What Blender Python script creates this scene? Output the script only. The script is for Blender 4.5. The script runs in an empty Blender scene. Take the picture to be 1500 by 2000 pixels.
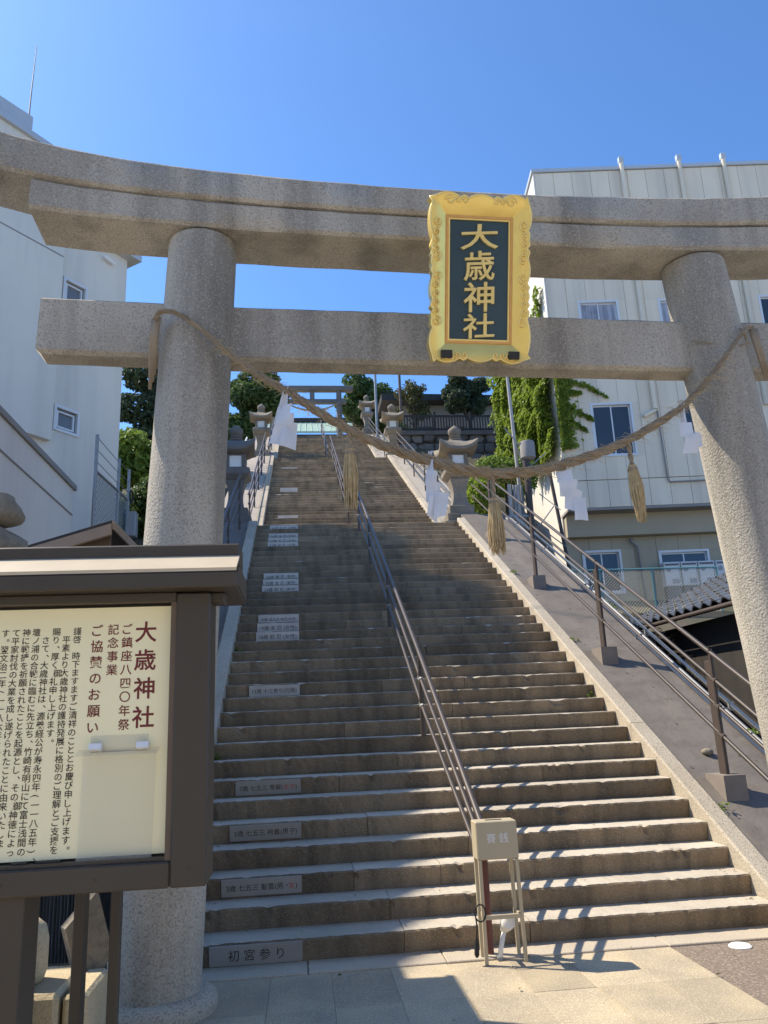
import bpy, math, random
import numpy as np
from mathutils import Vector, Matrix

random.seed(7)
RNG = np.random.default_rng(7)
SC = bpy.context.scene
COL = SC.collection
R = math.radians

# ------------------------------------------------------------------ camera
cam_d = bpy.data.cameras.new("camera")
cam = bpy.data.objects.new("camera", cam_d)
COL.objects.link(cam)
cam_d.sensor_fit = 'VERTICAL'
cam_d.sensor_height = 36.0
cam_d.lens = 36.0 * 1536.0 / 2000.0
cam_d.clip_start = 0.05
cam_d.clip_end = 2000.0
_pit, _rol, _yaw = 0.2577, -0.043, 0.1122
_f = Vector((math.sin(_yaw) * math.cos(_pit), math.cos(_yaw) * math.cos(_pit), math.sin(_pit)))
_r0 = Vector((math.cos(_yaw), -math.sin(_yaw), 0))
_u0 = _r0.cross(_f)
_r = math.cos(_rol) * _r0 + math.sin(_rol) * _u0
_u = -math.sin(_rol) * _r0 + math.cos(_rol) * _u0
_m = Matrix((_r, _u, -_f)).transposed().to_4x4()
_m.translation = Vector((0.0, -5.448, 1.511))
cam.matrix_world = _m
SC.camera = cam

# ------------------------------------------------------------------ light
SUN = Vector((-0.74, 0.37, 1.0)).normalized()
world = bpy.data.worlds.new("World")
SC.world = world
world.use_nodes = True
wn = world.node_tree.nodes
wl = world.node_tree.links
sky = wn.new("ShaderNodeTexSky")
sky.sky_type = 'NISHITA'
sky.sun_disc = False
sky.sun_elevation = math.asin(SUN.z)
sky.sun_rotation = math.atan2(SUN.x, SUN.y)
sky.air_density = 1.0
sky.dust_density = 7.0
sky.ozone_density = 10.0
sky.altitude = 3000.0
wn["Background"].inputs["Strength"].default_value = 0.15
tint = wn.new("ShaderNodeMix")            # even colour cast of the whole sky
tint.data_type = 'RGBA'
tint.blend_type = 'MULTIPLY'
tint.inputs[0].default_value = 1.0
tint.inputs[7].default_value = (0.86, 1.0, 1.0, 1.0)
wl.new(sky.outputs[0], tint.inputs[6])
wl.new(tint.outputs[2], wn["Background"].inputs["Color"])
sun_d = bpy.data.lights.new("sun", 'SUN')
sun_d.energy = 3.4
sun_d.angle = R(0.53)
sun_d.color = (1.0, 0.90, 0.75)
sun_o = bpy.data.objects.new("sun", sun_d)
COL.objects.link(sun_o)
sun_o.rotation_euler = SUN.to_track_quat('Z', 'Y').to_euler()
sun_o.location = (-20, 8, 30)
SC.view_settings.view_transform = 'Standard'
SC.view_settings.look = 'None'
SC.view_settings.exposure = 1.1
SC.view_settings.gamma = 1.0
SC.view_settings.use_curve_mapping = False
SC.cycles.max_bounces = 6
SC.cycles.use_denoising = True

# ------------------------------------------------------------------ materials
MATS = {}


def rgba(c):
    return (c[0], c[1], c[2], 1.0)


def mat(name, base, rough=0.7, metal=0.0, c2=None, vscale=1.2, vmix=0.5, speck=None, sscale=120.0, samt=0.5,
        bump=0.0, bscale=60.0, streak=None, stramt=0.5, strscale=(6.0, 6.0, 0.6), spec=0.4, trans=0.0, rnd=0.0,
        coat=0.0, alpha=1.0, ior=1.45, dots=None, dscale=160.0, damt=0.5, subs=0.0):
    m = bpy.data.materials.new(name)
    m.use_nodes = True
    nt = m.node_tree
    N, L = nt.nodes, nt.links
    P = N["Principled BSDF"]
    P.inputs["Roughness"].default_value = rough
    P.inputs["Metallic"].default_value = metal
    P.inputs["Specular IOR Level"].default_value = spec
    P.inputs["Coat Weight"].default_value = coat
    P.inputs["IOR"].default_value = ior
    tc = N.new("ShaderNodeTexCoord")
    geo = N.new("ShaderNodeNewGeometry")
    pos = geo.outputs["Position"]
    col = None

    def rgb(c):
        n = N.new("ShaderNodeRGB")
        n.outputs[0].default_value = rgba(c)
        return n.outputs[0]

    def mixc(fac, a, b, mode='MIX'):
        n = N.new("ShaderNodeMix")
        n.data_type = 'RGBA'
        n.blend_type = mode
        if isinstance(fac, float):
            n.inputs[0].default_value = fac
        else:
            L.new(fac, n.inputs[0])
        L.new(a, n.inputs[6])
        L.new(b, n.inputs[7])
        return n.outputs[2]

    def ramp(src, lo, hi, amt=1.0):
        n = N.new("ShaderNodeMapRange")
        n.inputs[1].default_value = lo
        n.inputs[2].default_value = hi
        n.inputs[3].default_value = 0.0
        n.inputs[4].default_value = amt
        L.new(src, n.inputs[0])
        return n.outputs[0]

    def noise(scale, detail=3.0, vec=None, sc3=None, ro=0.55):
        n = N.new("ShaderNodeTexNoise")
        n.inputs["Scale"].default_value = scale
        n.inputs["Detail"].default_value = detail
        n.inputs["Roughness"].default_value = ro
        v = vec if vec is not None else pos
        if sc3 is not None:
            mp = N.new("ShaderNodeMapping")
            mp.inputs["Scale"].default_value = sc3
            L.new(v, mp.inputs[0])
            v = mp.outputs[0]
        L.new(v, n.inputs["Vector"])
        return n.outputs["Fac"]
    col = rgb(base)
    if c2 is not None:
        col = mixc(ramp(noise(vscale, 5.0), 0.35, 0.68, vmix), col, rgb(c2))
    if streak is not None:
        col = mixc(ramp(noise(1.0, 4.0, sc3=strscale), 0.45, 0.72, stramt), col, rgb(streak))
    if speck is not None:
        col = mixc(ramp(noise(sscale, 2.0), 0.5, 0.68, samt), col, rgb(speck))
    if dots is not None:
        col = mixc(ramp(noise(dscale, 1.0), 0.56, 0.66, damt), col, rgb(dots))
    if rnd > 0:
        oi = N.new("ShaderNodeObjectInfo")
        hs = N.new("ShaderNodeHueSaturation")
        mr = N.new("ShaderNodeMapRange")
        mr.inputs[3].default_value = 1.0 - rnd
        mr.inputs[4].default_value = 1.0 + rnd
        L.new(oi.outputs["Random"], mr.inputs[0])
        L.new(mr.outputs[0], hs.inputs["Value"])
        L.new(col, hs.inputs["Color"])
        col = hs.outputs[0]
    L.new(col, P.inputs["Base Color"])
    if bump > 0:
        b = N.new("ShaderNodeBump")
        b.inputs["Strength"].default_value = bump
        b.inputs["Distance"].default_value = 0.01
        L.new(noise(bscale, 3.0), b.inputs["Height"])
        L.new(b.outputs[0], P.inputs["Normal"])
    if trans > 0:
        out = N["Material Output"]
        td = N.new("ShaderNodeBsdfTranslucent")
        L.new(col, td.inputs[0])
        mx = N.new("ShaderNodeMixShader")
        mx.inputs[0].default_value = trans
        L.new(P.outputs[0], mx.inputs[1])
        L.new(td.outputs[0], mx.inputs[2])
        L.new(mx.outputs[0], out.inputs[0])
    if alpha < 1:
        out = N["Material Output"]
        td = N.new("ShaderNodeBsdfTransparent")
        mx = N.new("ShaderNodeMixShader")
        mx.inputs[0].default_value = alpha
        L.new(td.outputs[0], mx.inputs[1])
        L.new(P.outputs[0], mx.inputs[2])
        L.new(mx.outputs[0], out.inputs[0])
    MATS[name] = m
    return m


M = dict(
    torii=mat("torii_granite", (.56, .505, .41), .92, c2=(.25, .225, .18), vscale=.55, vmix=.8, speck=(.16, .143, .115), sscale=84, samt=.65,
              dots=(.56, .52, .45), dscale=80, damt=.4, bump=1.0, bscale=65, streak=(.13, .118, .096), stramt=.7, strscale=(3.2, 3.2, .3)),
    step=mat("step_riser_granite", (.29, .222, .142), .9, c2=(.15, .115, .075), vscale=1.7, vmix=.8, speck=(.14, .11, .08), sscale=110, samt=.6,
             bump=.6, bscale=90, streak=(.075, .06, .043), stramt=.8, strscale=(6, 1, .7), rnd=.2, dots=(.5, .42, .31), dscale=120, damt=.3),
    tread=mat("pale_tread_granite", (.56, .49, .385), .85, c2=(.36, .315, .245), vscale=2.5, vmix=.6, speck=(.24, .20, .15), sscale=120, samt=.5,  # tread tops paler than the risers
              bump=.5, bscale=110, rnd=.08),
    curb=mat("curb_granite", (.52, .45, .34), .85, c2=(.38, .31, .22), vscale=1.6, vmix=.6, speck=(.14, .12, .10), sscale=85, samt=.75,
             bump=.5, bscale=90, rnd=.08),
    paving=mat("paving_granite", (.50, .405, .255), .8, c2=(.34, .285, .20), vscale=2.6, vmix=.8, speck=(.27, .215, .145), sscale=95, samt=.65,
               bump=.3, bscale=120, rnd=.12, dots=(.68, .6, .46), dscale=105, damt=.6, streak=(.33, .27, .19), stramt=.5, strscale=(1.3, 1.3, 1.3)),
    kerb=mat("kerb_granite", (.50, .43, .32), .85, c2=(.38, .32, .25), vscale=2, vmix=.6, speck=(.25, .2, .16), sscale=100, samt=.5, bump=.3),
    asphalt=mat("washed_gravel", (.20, .155, .115), .9, c2=(.15, .12, .095), vscale=2, vmix=.5, speck=(.42, .34, .26), sscale=75, samt=.7,
                bump=.7, bscale=80),
    ground=mat("street_ground", (.50, .465, .41), .9, c2=(.42, .39, .345), vscale=.6, vmix=.6, bump=.3, bscale=60),
    soil=mat("hill_soil", (.10, .085, .06), .95, c2=(.06, .07, .035), vscale=.8, vmix=.7, bump=.8, bscale=12),
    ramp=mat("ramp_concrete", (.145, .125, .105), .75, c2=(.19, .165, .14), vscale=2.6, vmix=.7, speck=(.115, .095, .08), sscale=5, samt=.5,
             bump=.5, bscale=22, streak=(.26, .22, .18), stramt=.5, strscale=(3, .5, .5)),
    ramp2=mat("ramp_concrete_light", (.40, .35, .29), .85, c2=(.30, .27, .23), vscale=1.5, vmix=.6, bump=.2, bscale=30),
    foot=mat("footing_concrete", (.25, .21, .17), .9, c2=(.18, .15, .13), vscale=5, vmix=.6, bump=.4, bscale=80),
    rail=mat("rail_paint", (.062, .047, .038), .42, c2=(.095, .068, .05), vscale=9, vmix=.5, spec=.5),
    railpost=mat("rail_post_paint", (.072, .053, .042), .55, c2=(.045, .035, .03), vscale=6, vmix=.5),
    pole_red=mat("red_brown_paint", (.16, .055, .045), .5, c2=(.09, .05, .045), vscale=8, vmix=.6),
    galv=mat("galvanised_steel", (.30, .30, .29), .5, metal=.4, c2=(.22, .22, .21), vscale=8, vmix=.5),
    conduit=mat("conduit_plastic", (.42, .40, .36), .6, c2=(.30, .28, .25), vscale=5, vmix=.5),
    lantern=mat("lantern_granite", (.31, .26, .195), .92, c2=(.16, .135, .105), vscale=2.2, vmix=.65, speck=(.15, .125, .1), sscale=60, samt=.5,
                bump=.6, bscale=45, rnd=.08, streak=(.10, .095, .07), stramt=.6, strscale=(4, 4, 1.2)),
    lantern_dark=mat("lantern_granite_dark", (.155, .145, .13), .9, c2=(.10, .095, .088), vscale=2.2, vmix=.6, bump=.5, bscale=60),  # left lantern's shade put into the colour; also colours the far torii
    shoji=mat("lantern_paper", (.75, .74, .70), .7, c2=(.62, .6, .56), vscale=6, vmix=.4),
    gold=mat("gold_leaf", (.90, .68, .20), .32, metal=.5, c2=(.78, .55, .14), vscale=6, vmix=.6, spec=.5, bump=.12, bscale=18),
    gold_pale=mat("gold_pale", (.80, .62, .24), .4, metal=.3, c2=(.66, .48, .15), vscale=9, vmix=.6),
    gold_line=mat("gold_rim", (.92, .70, .25), .3, metal=.35, c2=(.8, .55, .15), vscale=8, vmix=.4),
    gold_red=mat("gold_moulding", (.62, .33, .11), .4, metal=.35, c2=(.75, .46, .14), vscale=14, vmix=.5),
    blue=mat("lacquer_blue", (.03, .062, .078), .45, c2=(.042, .08, .10), vscale=3, vmix=.6),
    black=mat("black_iron", (.02, .02, .022), .55, c2=(.04, .035, .03), vscale=8, vmix=.4),
    rope=mat("straw_rope", (.37, .29, .195), .92, c2=(.24, .185, .125), vscale=9, vmix=.7, bump=.8, bscale=140),
    straw=mat("straw", (.60, .46, .25), .85, c2=(.40, .28, .14), vscale=26, vmix=.7, trans=.12),
    paper=mat("white_paper", (.90, .90, .90), .75, c2=(.84, .845, .86), vscale=5, vmix=.5, trans=.5),
    board=mat("board_bronze", (.056, .046, .035), .45, c2=(.07, .058, .044), vscale=3, vmix=.5, spec=.4),
    board_roof=mat("board_roof_sunlit", (.55, .46, .32), .5, c2=(.34, .28, .2), vscale=4, vmix=.4),  # board bronze made pale: sunlight on the roof slope put into the colour
    board_wood=mat("board_inner_trim", (.14, .10, .07), .6, c2=(.10, .075, .055), vscale=6, vmix=.5),
    cream=mat("cream_panel", (.90, .83, .53), .45, c2=(.83, .78, .53), vscale=1.5, vmix=.5, spec=.5),
    ink=mat("black_ink", (.035, .03, .028), .6, c2=(.05, .04, .035), vscale=20, vmix=.3),
    maroon=mat("maroon_ink", (.17, .028, .028), .6, c2=(.12, .025, .025), vscale=20, vmix=.3),
    red=mat("red_ink", (.5, .06, .05), .6, c2=(.4, .05, .05), vscale=20, vmix=.3),
    acrylic=mat("clear_acrylic", (.55, .55, .5), .08, c2=(.62, .62, .58), vscale=6, vmix=.4, alpha=.13, spec=.6),
    clip=mat("white_clip", (.75, .77, .8), .3, c2=(.65, .68, .72), vscale=10, vmix=.4),
    plaque=mat("plaque_white", (.58, .55, .50), .6, c2=(.38, .36, .325), vscale=4, vmix=.5, rnd=.06),
    plaque_dim=mat("plaque_weathered", (.33, .31, .275), .65, c2=(.26, .245, .22), vscale=5, vmix=.5),
    box=mat("box_beige_enamel", (.50, .42, .28), .48, c2=(.46, .385, .255), vscale=3, vmix=.5, spec=.4),
    white=mat("white_paint", (.80, .79, .76), .5, c2=(.72, .71, .68), vscale=3, vmix=.4),
    cable=mat("black_rubber", (.018, .018, .018), .6, c2=(.03, .03, .03), vscale=10, vmix=.4),
    wall_l=mat("left_plaster", (.72, .665, .565), .85, c2=(.625, .59, .52), vscale=.7, vmix=.6, streak=(.45, .42, .37), stramt=.5, strscale=(1.5, 1.5, .12), bump=.15, bscale=25),
    wall_a=mat("annex_plaster", (.70, .645, .555), .85, c2=(.63, .58, .50), vscale=1, vmix=.6, bump=.15, bscale=25, streak=(.45, .43, .4), stramt=.35, strscale=(2, 2, .2)),
    panel=mat("aerated_panel", (.76, .65, .49), .85, c2=(.69, .59, .445), vscale=1, vmix=.6, bump=.12, bscale=30, rnd=.05, streak=(.46, .40, .32), stramt=.5, strscale=(2.4, 2.4, .14)),
    seam=mat("panel_backing", (.26, .24, .22), .9, c2=(.3, .28, .25), vscale=2, vmix=.5),
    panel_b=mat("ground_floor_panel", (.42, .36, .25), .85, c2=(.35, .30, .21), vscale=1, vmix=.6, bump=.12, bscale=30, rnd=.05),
    sidewall=mat("side_plaster", (.72, .66, .56), .85, c2=(.62, .57, .48), vscale=.8, vmix=.6, bump=.15, bscale=20),
    roofedge=mat("roof_flashing", (.50, .52, .53), .5, metal=.2, c2=(.42, .44, .45), vscale=3, vmix=.4),
    glass=mat("window_glass", (.03, .038, .045), .08, c2=(.05, .058, .065), vscale=1.2, vmix=.5, spec=.7),
    glass_l=mat("window_glass_grey", (.17, .18, .19), .2, c2=(.13, .14, .15), vscale=3, vmix=.5, spec=.5),
    curtain=mat("curtain_cloth", (.34, .35, .39), .9, c2=(.16, .17, .2), vscale=3, vmix=.8, streak=(.55, .55, .6), stramt=.7, strscale=(14, 14, .3)),
    frame=mat("aluminium_frame", (.66, .66, .65), .45, metal=.1, c2=(.58, .58, .57), vscale=5, vmix=.4),
    frame_d=mat("window_recess", (.13, .13, .135), .7, c2=(.17, .17, .17), vscale=5, vmix=.4),
    acu=mat("unit_cream", (.66, .65, .61), .5, c2=(.58, .57, .53), vscale=4, vmix=.5),
    acg=mat("unit_grille", (.34, .34, .33), .6, c2=(.26, .26, .26), vscale=30, vmix=.6),
    teal=mat("teal_paint", (.16, .34, .33), .5, c2=(.12, .26, .25), vscale=8, vmix=.4),
    wire=mat("wire_steel", (.30, .32, .31), .5, metal=.4, c2=(.22, .23, .22), vscale=10, vmix=.4),
    tile=mat("kawara_tile", (.085, .09, .098), .27, c2=(.12, .125, .13), vscale=9, vmix=.6, spec=.7, rnd=.15, coat=.3),
    dark=mat("dark_timber", (.038, .034, .03), .7, c2=(.055, .048, .04), vscale=2, vmix=.6, streak=(.025, .022, .02), stramt=.6, strscale=(9, 9, .4)),
    timber=mat("weathered_timber", (.135, .10, .075), .75, c2=(.09, .068, .052), vscale=4, vmix=.6, streak=(.07, .055, .042), stramt=.5, strscale=(5, 5, 5)),
    timber_l=mat("pale_timber", (.30, .235, .18), .7, c2=(.22, .17, .13), vscale=5, vmix=.5),
    boulder=mat("boulder_stone", (.27, .235, .175), .95, c2=(.16, .14, .11), vscale=4, vmix=.7, speck=(.12, .105, .085), sscale=30, samt=.5, bump=.7, bscale=30),
    tan=mat("bounce_lit_granite", (.55, .45, .28), .9, c2=(.42, .34, .21), vscale=5, vmix=.6, speck=(.22, .18, .12), sscale=90, samt=.5, bump=.5, bscale=60),  # lighter, warmer boulder stone: bounced light painted into the basin
    rubble=mat("rubble_stone", (.17, .155, .135), .95, c2=(.10, .093, .083), vscale=3, vmix=.7, bump=.7, bscale=18, rnd=.3),
    mortar=mat("rubble_backing", (.055, .05, .045), .95, c2=(.08, .075, .065), vscale=3, vmix=.5),
    copper=mat("verdigris_roof", (.36, .47, .36), .6, c2=(.31, .42, .33), vscale=2, vmix=.5),
    hall=mat("hall_wall", (.30, .27, .22), .85, c2=(.24, .215, .18), vscale=1, vmix=.5),
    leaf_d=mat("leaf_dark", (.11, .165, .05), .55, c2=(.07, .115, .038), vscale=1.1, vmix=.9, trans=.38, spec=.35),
    leaf_p=mat("leaf_pine", (.05, .075, .045), .6, c2=(.085, .12, .06), vscale=1.4, vmix=.9, trans=.3, spec=.3),
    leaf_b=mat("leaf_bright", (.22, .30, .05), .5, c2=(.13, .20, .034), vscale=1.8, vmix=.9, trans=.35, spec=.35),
    leaf_i=mat("leaf_ivy", (.25, .32, .045), .5, c2=(.16, .225, .03), vscale=2.4, vmix=.9, trans=.45, spec=.35),
    leaf_y=mat("leaf_sparse", (.13, .115, .04), .6, c2=(.07, .09, .03), vscale=2, vmix=.9, trans=.3),
    bark=mat("bark", (.085, .065, .048), .95, c2=(.05, .04, .03), vscale=6, vmix=.7, bump=.8, bscale=30),
    lily=mat("disc_white", (.88, .87, .82), .5, c2=(.82, .8, .75), vscale=12, vmix=.4),
)

# ------------------------------------------------------------------ mesh building
ORI = {}


class MB:
    def __init__(s):
        s.v = []
        s.f = []
        s.n = 0

    def add(s, v, f):
        v = np.asarray(v, float).reshape(-1, 3)
        k = s.n
        s.v.append(v)
        s.f.extend([tuple(i + k for i in q) for q in f])
        s.n += len(v)
        return s

    def box(s, a, b, bev=0.0):
        x0, y0, z0 = a
        x1, y1, z1 = b
        if x0 > x1: x0, x1 = x1, x0
        if y0 > y1: y0, y1 = y1, y0
        if z0 > z1: z0, z1 = z1, z0
        if bev <= 0:
            v = [(x, y, z) for z in (z0, z1) for y in (y0, y1) for x in (x0, x1)]
            return s.add(v, [(0, 2, 3, 1), (4, 5, 7, 6), (0, 1, 5, 4), (2, 6, 7, 3), (0, 4, 6, 2), (1, 3, 7, 5)])
        e = min(bev, (x1 - x0) / 2.01, (y1 - y0) / 2.01, (z1 - z0) / 2.01)
        v = []
        lo, hi = (x0, y0, z0), (x1, y1, z1)
        idx = {}
        for cz in (0, 1):
            for cy in (0, 1):
                for cx in (0, 1):
                    c = (cx, cy, cz)
                    for ax in range(3):
                        p = []
                        for k in range(3):
                            w = lo[k] if c[k] == 0 else hi[k]
                            if k != ax:
                                w += e if c[k] == 0 else -e
                            p.append(w)
                        idx[(c, ax)] = len(v)
                        v.append(p)
        f = []
        for ax in range(3):
            o1, o2 = [(1, 2), (2, 0), (0, 1)][ax]
            for sd in (0, 1):
                q = []
                for (a1, a2) in ((0, 0), (1, 0), (1, 1), (0, 1)):
                    c = [0, 0, 0]
                    c[ax] = sd
                    c[o1] = a1
                    c[o2] = a2
                    q.append(idx[(tuple(c), ax)])
                f.append(tuple(q) if sd else tuple(reversed(q)))
        for ax in range(3):
            o1, o2 = [(1, 2), (2, 0), (0, 1)][ax]
            for a1 in (0, 1):
                for a2 in (0, 1):
                    c0 = [0, 0, 0]
                    c0[o1] = a1
                    c0[o2] = a2
                    c1 = list(c0)
                    c1[ax] = 1
                    q = [idx[(tuple(c0), o1)], idx[(tuple(c1), o1)], idx[(tuple(c1), o2)], idx[(tuple(c0), o2)]]
                    f.append(tuple(q) if a1 == a2 else tuple(reversed(q)))
        for c in [(x, y, z) for x in (0, 1) for y in (0, 1) for z in (0, 1)]:
            q = [idx[(c, 0)], idx[(c, 1)], idx[(c, 2)]]
            f.append(tuple(q) if sum(c) % 2 == 1 else tuple(reversed(q)))
        return s.add(v, f)

    def obox(s, c, ax, ay, az, bev=0.0):
        """box with centre c and half axes ax, ay, az"""
        t = MB().box((-1, -1, -1), (1, 1, 1)) if bev <= 0 else None
        c = np.asarray(c, float)
        A = np.array([ax, ay, az], float)
        if t is None:
            L = np.linalg.norm(A, axis=1)
            t = MB().box(tuple(-L), tuple(L), bev)
            V = np.concatenate(t.v) @ (A / L[:, None]) + c
        else:
            V = np.concatenate(t.v) @ A + c
        return s.add(V, t.f)

    def tube(s, path, r, n=8, caps=True):
        P = [Vector(p) for p in path]
        k = len(P)
        rr = r if hasattr(r, '__len__') else [r] * k
        vs = []
        t0 = (P[1] - P[0]).normalized()
        up = Vector((0, 0, 1)) if abs(t0.z) < 0.9 else Vector((1, 0, 0))
        u = t0.cross(up).normalized()
        for i in range(k):
            t = (P[min(i + 1, k - 1)] - P[max(i - 1, 0)])
            t = t.normalized() if t.length > 1e-9 else t0
            u = (u - t * u.dot(t)).normalized()
            w = t.cross(u)
            for j in range(n):
                a = 2 * math.pi * j / n
                vs.append(P[i] + (u * math.cos(a) + w * math.sin(a)) * rr[i])
        f = []
        for i in range(k - 1):
            for j in range(n):
                a, b = i * n + j, i * n + (j + 1) % n
                f.append((a, b, b + n, a + n))
        if caps:
            f.append(tuple(reversed(range(n))))
            f.append(tuple(range((k - 1) * n, k * n)))
        return s.add([tuple(p) for p in vs], f)

    def lathe(s, prof, n=20, c=(0, 0, 0), rot=0.0, lean=(0, 0)):
        """profile of (radius, z); lean shifts x,y per z"""
        vs = []
        for (r, z) in prof:
            for j in range(n):
                a = 2 * math.pi * j / n + rot
                vs.append((c[0] + lean[0] * z + r * math.cos(a), c[1] + lean[1] * z + r * math.sin(a), c[2] + z))
        f = []
        k = len(prof)
        for i in range(k - 1):
            for j in range(n):
                a, b = i * n + j, i * n + (j + 1) % n
                f.append((a, b, b + n, a + n))
        f.append(tuple(reversed(range(n))))
        f.append(tuple(range((k - 1) * n, k * n)))
        return s.add(vs, f)

    def prism(s, poly, axis_from, ax_u, ax_v, depth):
        """extrude polygon poly (u,v) placed at origin axis_from with axes, along vector depth"""
        o = np.asarray(axis_from, float)
        U, V, D = (np.asarray(q, float) for q in (ax_u, ax_v, depth))
        a = [o + U * p[0] + V * p[1] for p in poly]
        n = len(a)
        vs = a + [p + D for p in a]
        f = [tuple(range(n)), tuple(reversed(range(n, 2 * n)))]
        for i in range(n):
            j = (i + 1) % n
            f.append((i, i + n, j + n, j))
        if np.dot(np.cross(U, V), D) > 0:
            f = [tuple(reversed(q)) for q in f]
        return s.add(vs, f)

    def quad(s, *p):
        return s.add(list(p), [tuple(range(len(p)))])

    def verts(s):
        return np.concatenate(s.v) if s.v else np.zeros((0, 3))

    def mesh(s, name, off=None, smooth=False, angle=None):
        V = s.verts()
        if off is not None:
            V = V - np.asarray(off)
        me = bpy.data.meshes.new(name)
        me.from_pydata(V.tolist(), [], s.f)
        if smooth:
            me.polygons.foreach_set("use_smooth", [True] * len(me.polygons))
            if angle:
                me.set_sharp_from_angle(angle=R(angle))
        me.update()
        return me


def props(o, label=None, cat=None, group=None, kind=None):
    if label: o['label'] = label
    if cat: o['category'] = cat
    if group: o['group'] = group
    if kind: o['kind'] = kind
    return o


def thing(name, label, cat, loc=(0, 0, 0), group=None, kind=None, rotz=0.0):
    o = bpy.data.objects.new(name, None)
    o.empty_display_size = 0.2
    COL.objects.link(o)
    o.location = loc
    o.rotation_euler = (0, 0, rotz)
    ORI[o.name] = np.array(loc, float)
    return props(o, label, cat, group, kind)


def obj(name, mb, m, parent=None, smooth=False, angle=None, local=False, label=None, cat=None, group=None, kind=None, org=None, local_org=False):
    off = None
    if parent is not None and not local:
        off = ORI[parent.name]
    elif org is not None and not local_org:
        off = np.array(org, float)
    me = mb if isinstance(mb, bpy.types.Mesh) else mb.mesh(name, off, smooth, angle)
    if m is not None and not me.materials:
        me.materials.append(M[m] if isinstance(m, str) else m)
    o = bpy.data.objects.new(name, me)
    COL.objects.link(o)
    if parent is not None:
        o.parent = parent
        ORI[o.name] = ORI[parent.name]
    elif org is not None:
        o.location = org
        ORI[o.name] = np.array(org, float)
    else:
        ORI[o.name] = np.zeros(3)
    return props(o, label, cat, group, kind)


def copy_tree(o, parent=None):
    c = o.copy()
    COL.objects.link(c)
    if parent is not None:
        c.parent = parent
    for ch in list(o.children):
        copy_tree(ch, c)
    return c


def text_mesh(s, size, extrude=0.0, bold=0.0, align='CENTER', res=2, vertical=False, line=1.0):
    cu = bpy.data.curves.new("lettering", 'FONT')
    cu.body = "\n".join(s) if vertical else s
    cu.size = size
    cu.extrude = extrude
    cu.offset = bold
    cu.align_x = align
    cu.resolution_u = res
    cu.space_line = line
    o = bpy.data.objects.new("lettering", cu)
    COL.objects.link(o)
    dg = bpy.context.evaluated_depsgraph_get()
    dg.update()
    me = bpy.data.meshes.new_from_object(o.evaluated_get(dg))
    bpy.data.objects.remove(o)
    n = len(me.vertices)
    V = np.empty(n * 3)
    me.vertices.foreach_get("co", V)
    V = V.reshape(-1, 3)
    F = [tuple(p.vertices) for p in me.polygons]
    bpy.data.meshes.remove(me)
    return V, F


def put_text(mb, s, size, org, U, W, center=True, **k):
    """flat text placed so its box centre is at org; U = reading direction, W = up"""
    V, F = text_mesh(s, size, **k)
    if len(V) == 0:
        return
    if center:
        c = (V.min(0) + V.max(0)) / 2
        V = V - np.array([c[0], c[1], 0])
    U = np.asarray(U, float)
    W = np.asarray(W, float)
    Nn = np.cross(U, W)
    mb.add(np.asarray(org) + V[:, :1] * U + V[:, 1:2] * W + V[:, 2:3] * Nn, F)


def leaves(mb, cen, rad, n, size, shell=0.5, down=0.0, droop=0.3, squash=None):
    """leaf faces spread through an ellipsoid"""
    cen = np.asarray(cen, float)
    rad = np.asarray(rad, float)
    d = RNG.normal(size=(n, 3))
    d /= np.linalg.norm(d, axis=1)[:, None]
    r = shell + (1 - shell) * RNG.random(n) ** 0.6
    p = cen + d * r[:, None] * rad
    nr = d * 0.9 + RNG.normal(size=(n, 3)) * 0.65 + np.array([0, 0, .35])
    leaf_cards(mb, p, nr, size)


def leaf_cards(mb, p, nr, size):
    n = len(p)
    nr = nr / np.linalg.norm(nr, axis=1)[:, None]
    t = RNG.normal(size=(n, 3))
    t -= nr * (t * nr).sum(1)[:, None]
    t /= np.linalg.norm(t, axis=1)[:, None]
    b = np.cross(nr, t)
    s = size * (0.6 + 0.8 * RNG.random(n))[:, None]
    fold = nr * s * .18
    v = np.stack([p - t * s * .5, p + b * s * .3 + fold, p + t * s * .55, p - b * s * .3 + fold], 1).reshape(-1, 3)
    k = mb.n
    mb.v.append(v)
    mb.f.extend([(k + 4 * i, k + 4 * i + 1, k + 4 * i + 2, k + 4 * i + 3) for i in range(n)])
    mb.n += 4 * n


def tree(name, label, cat, base, trunk_h, blobs, n, size, m, lean=(0, 0), tr=.14, group=None, shell=.45):
    t = thing(name, label, cat, base, group)
    mb = MB()
    bx, by, bz = base
    top = (bx + lean[0], by + lean[1], bz + trunk_h)
    pts = [(bx, by, bz - .3), (bx + lean[0] * .3 + .05, by + lean[1] * .3, bz + trunk_h * .4), top]
    mb.tube(pts, [tr, tr * .75, tr * .4], 7)
    cr = MB()
    tot = sum(b[1][0] * b[1][1] + b[1][0] * b[1][2] + b[1][1] * b[1][2] for b in blobs)
    for c, rd in blobs:
        w = (rd[0] * rd[1] + rd[0] * rd[2] + rd[1] * rd[2]) / tot
        leaves(cr, c, rd, max(20, int(n * w)), size, shell)
        mid = Vector(top) * .5 + Vector(pts[1]) * .5
        mb.tube([mid, (Vector(c) + mid) / 2 + Vector((0, 0, .1)), c], [tr * .45, tr * .3, tr * .12], 5)
    obj("trunk", mb, "bark", t, smooth=True)
    obj("crown", cr, m, t)
    return t


def rand_blobs(c, rad, k, br, zf=.8):
    out = []
    for _ in range(k):
        d = RNG.normal(size=3)
        d /= np.linalg.norm(d)
        q = np.asarray(c) + d * np.asarray(rad) * RNG.uniform(.35, .95)
        s = br * RNG.uniform(.7, 1.25)
        out.append((tuple(q), (s, s, s * zf)))
    return out


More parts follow.
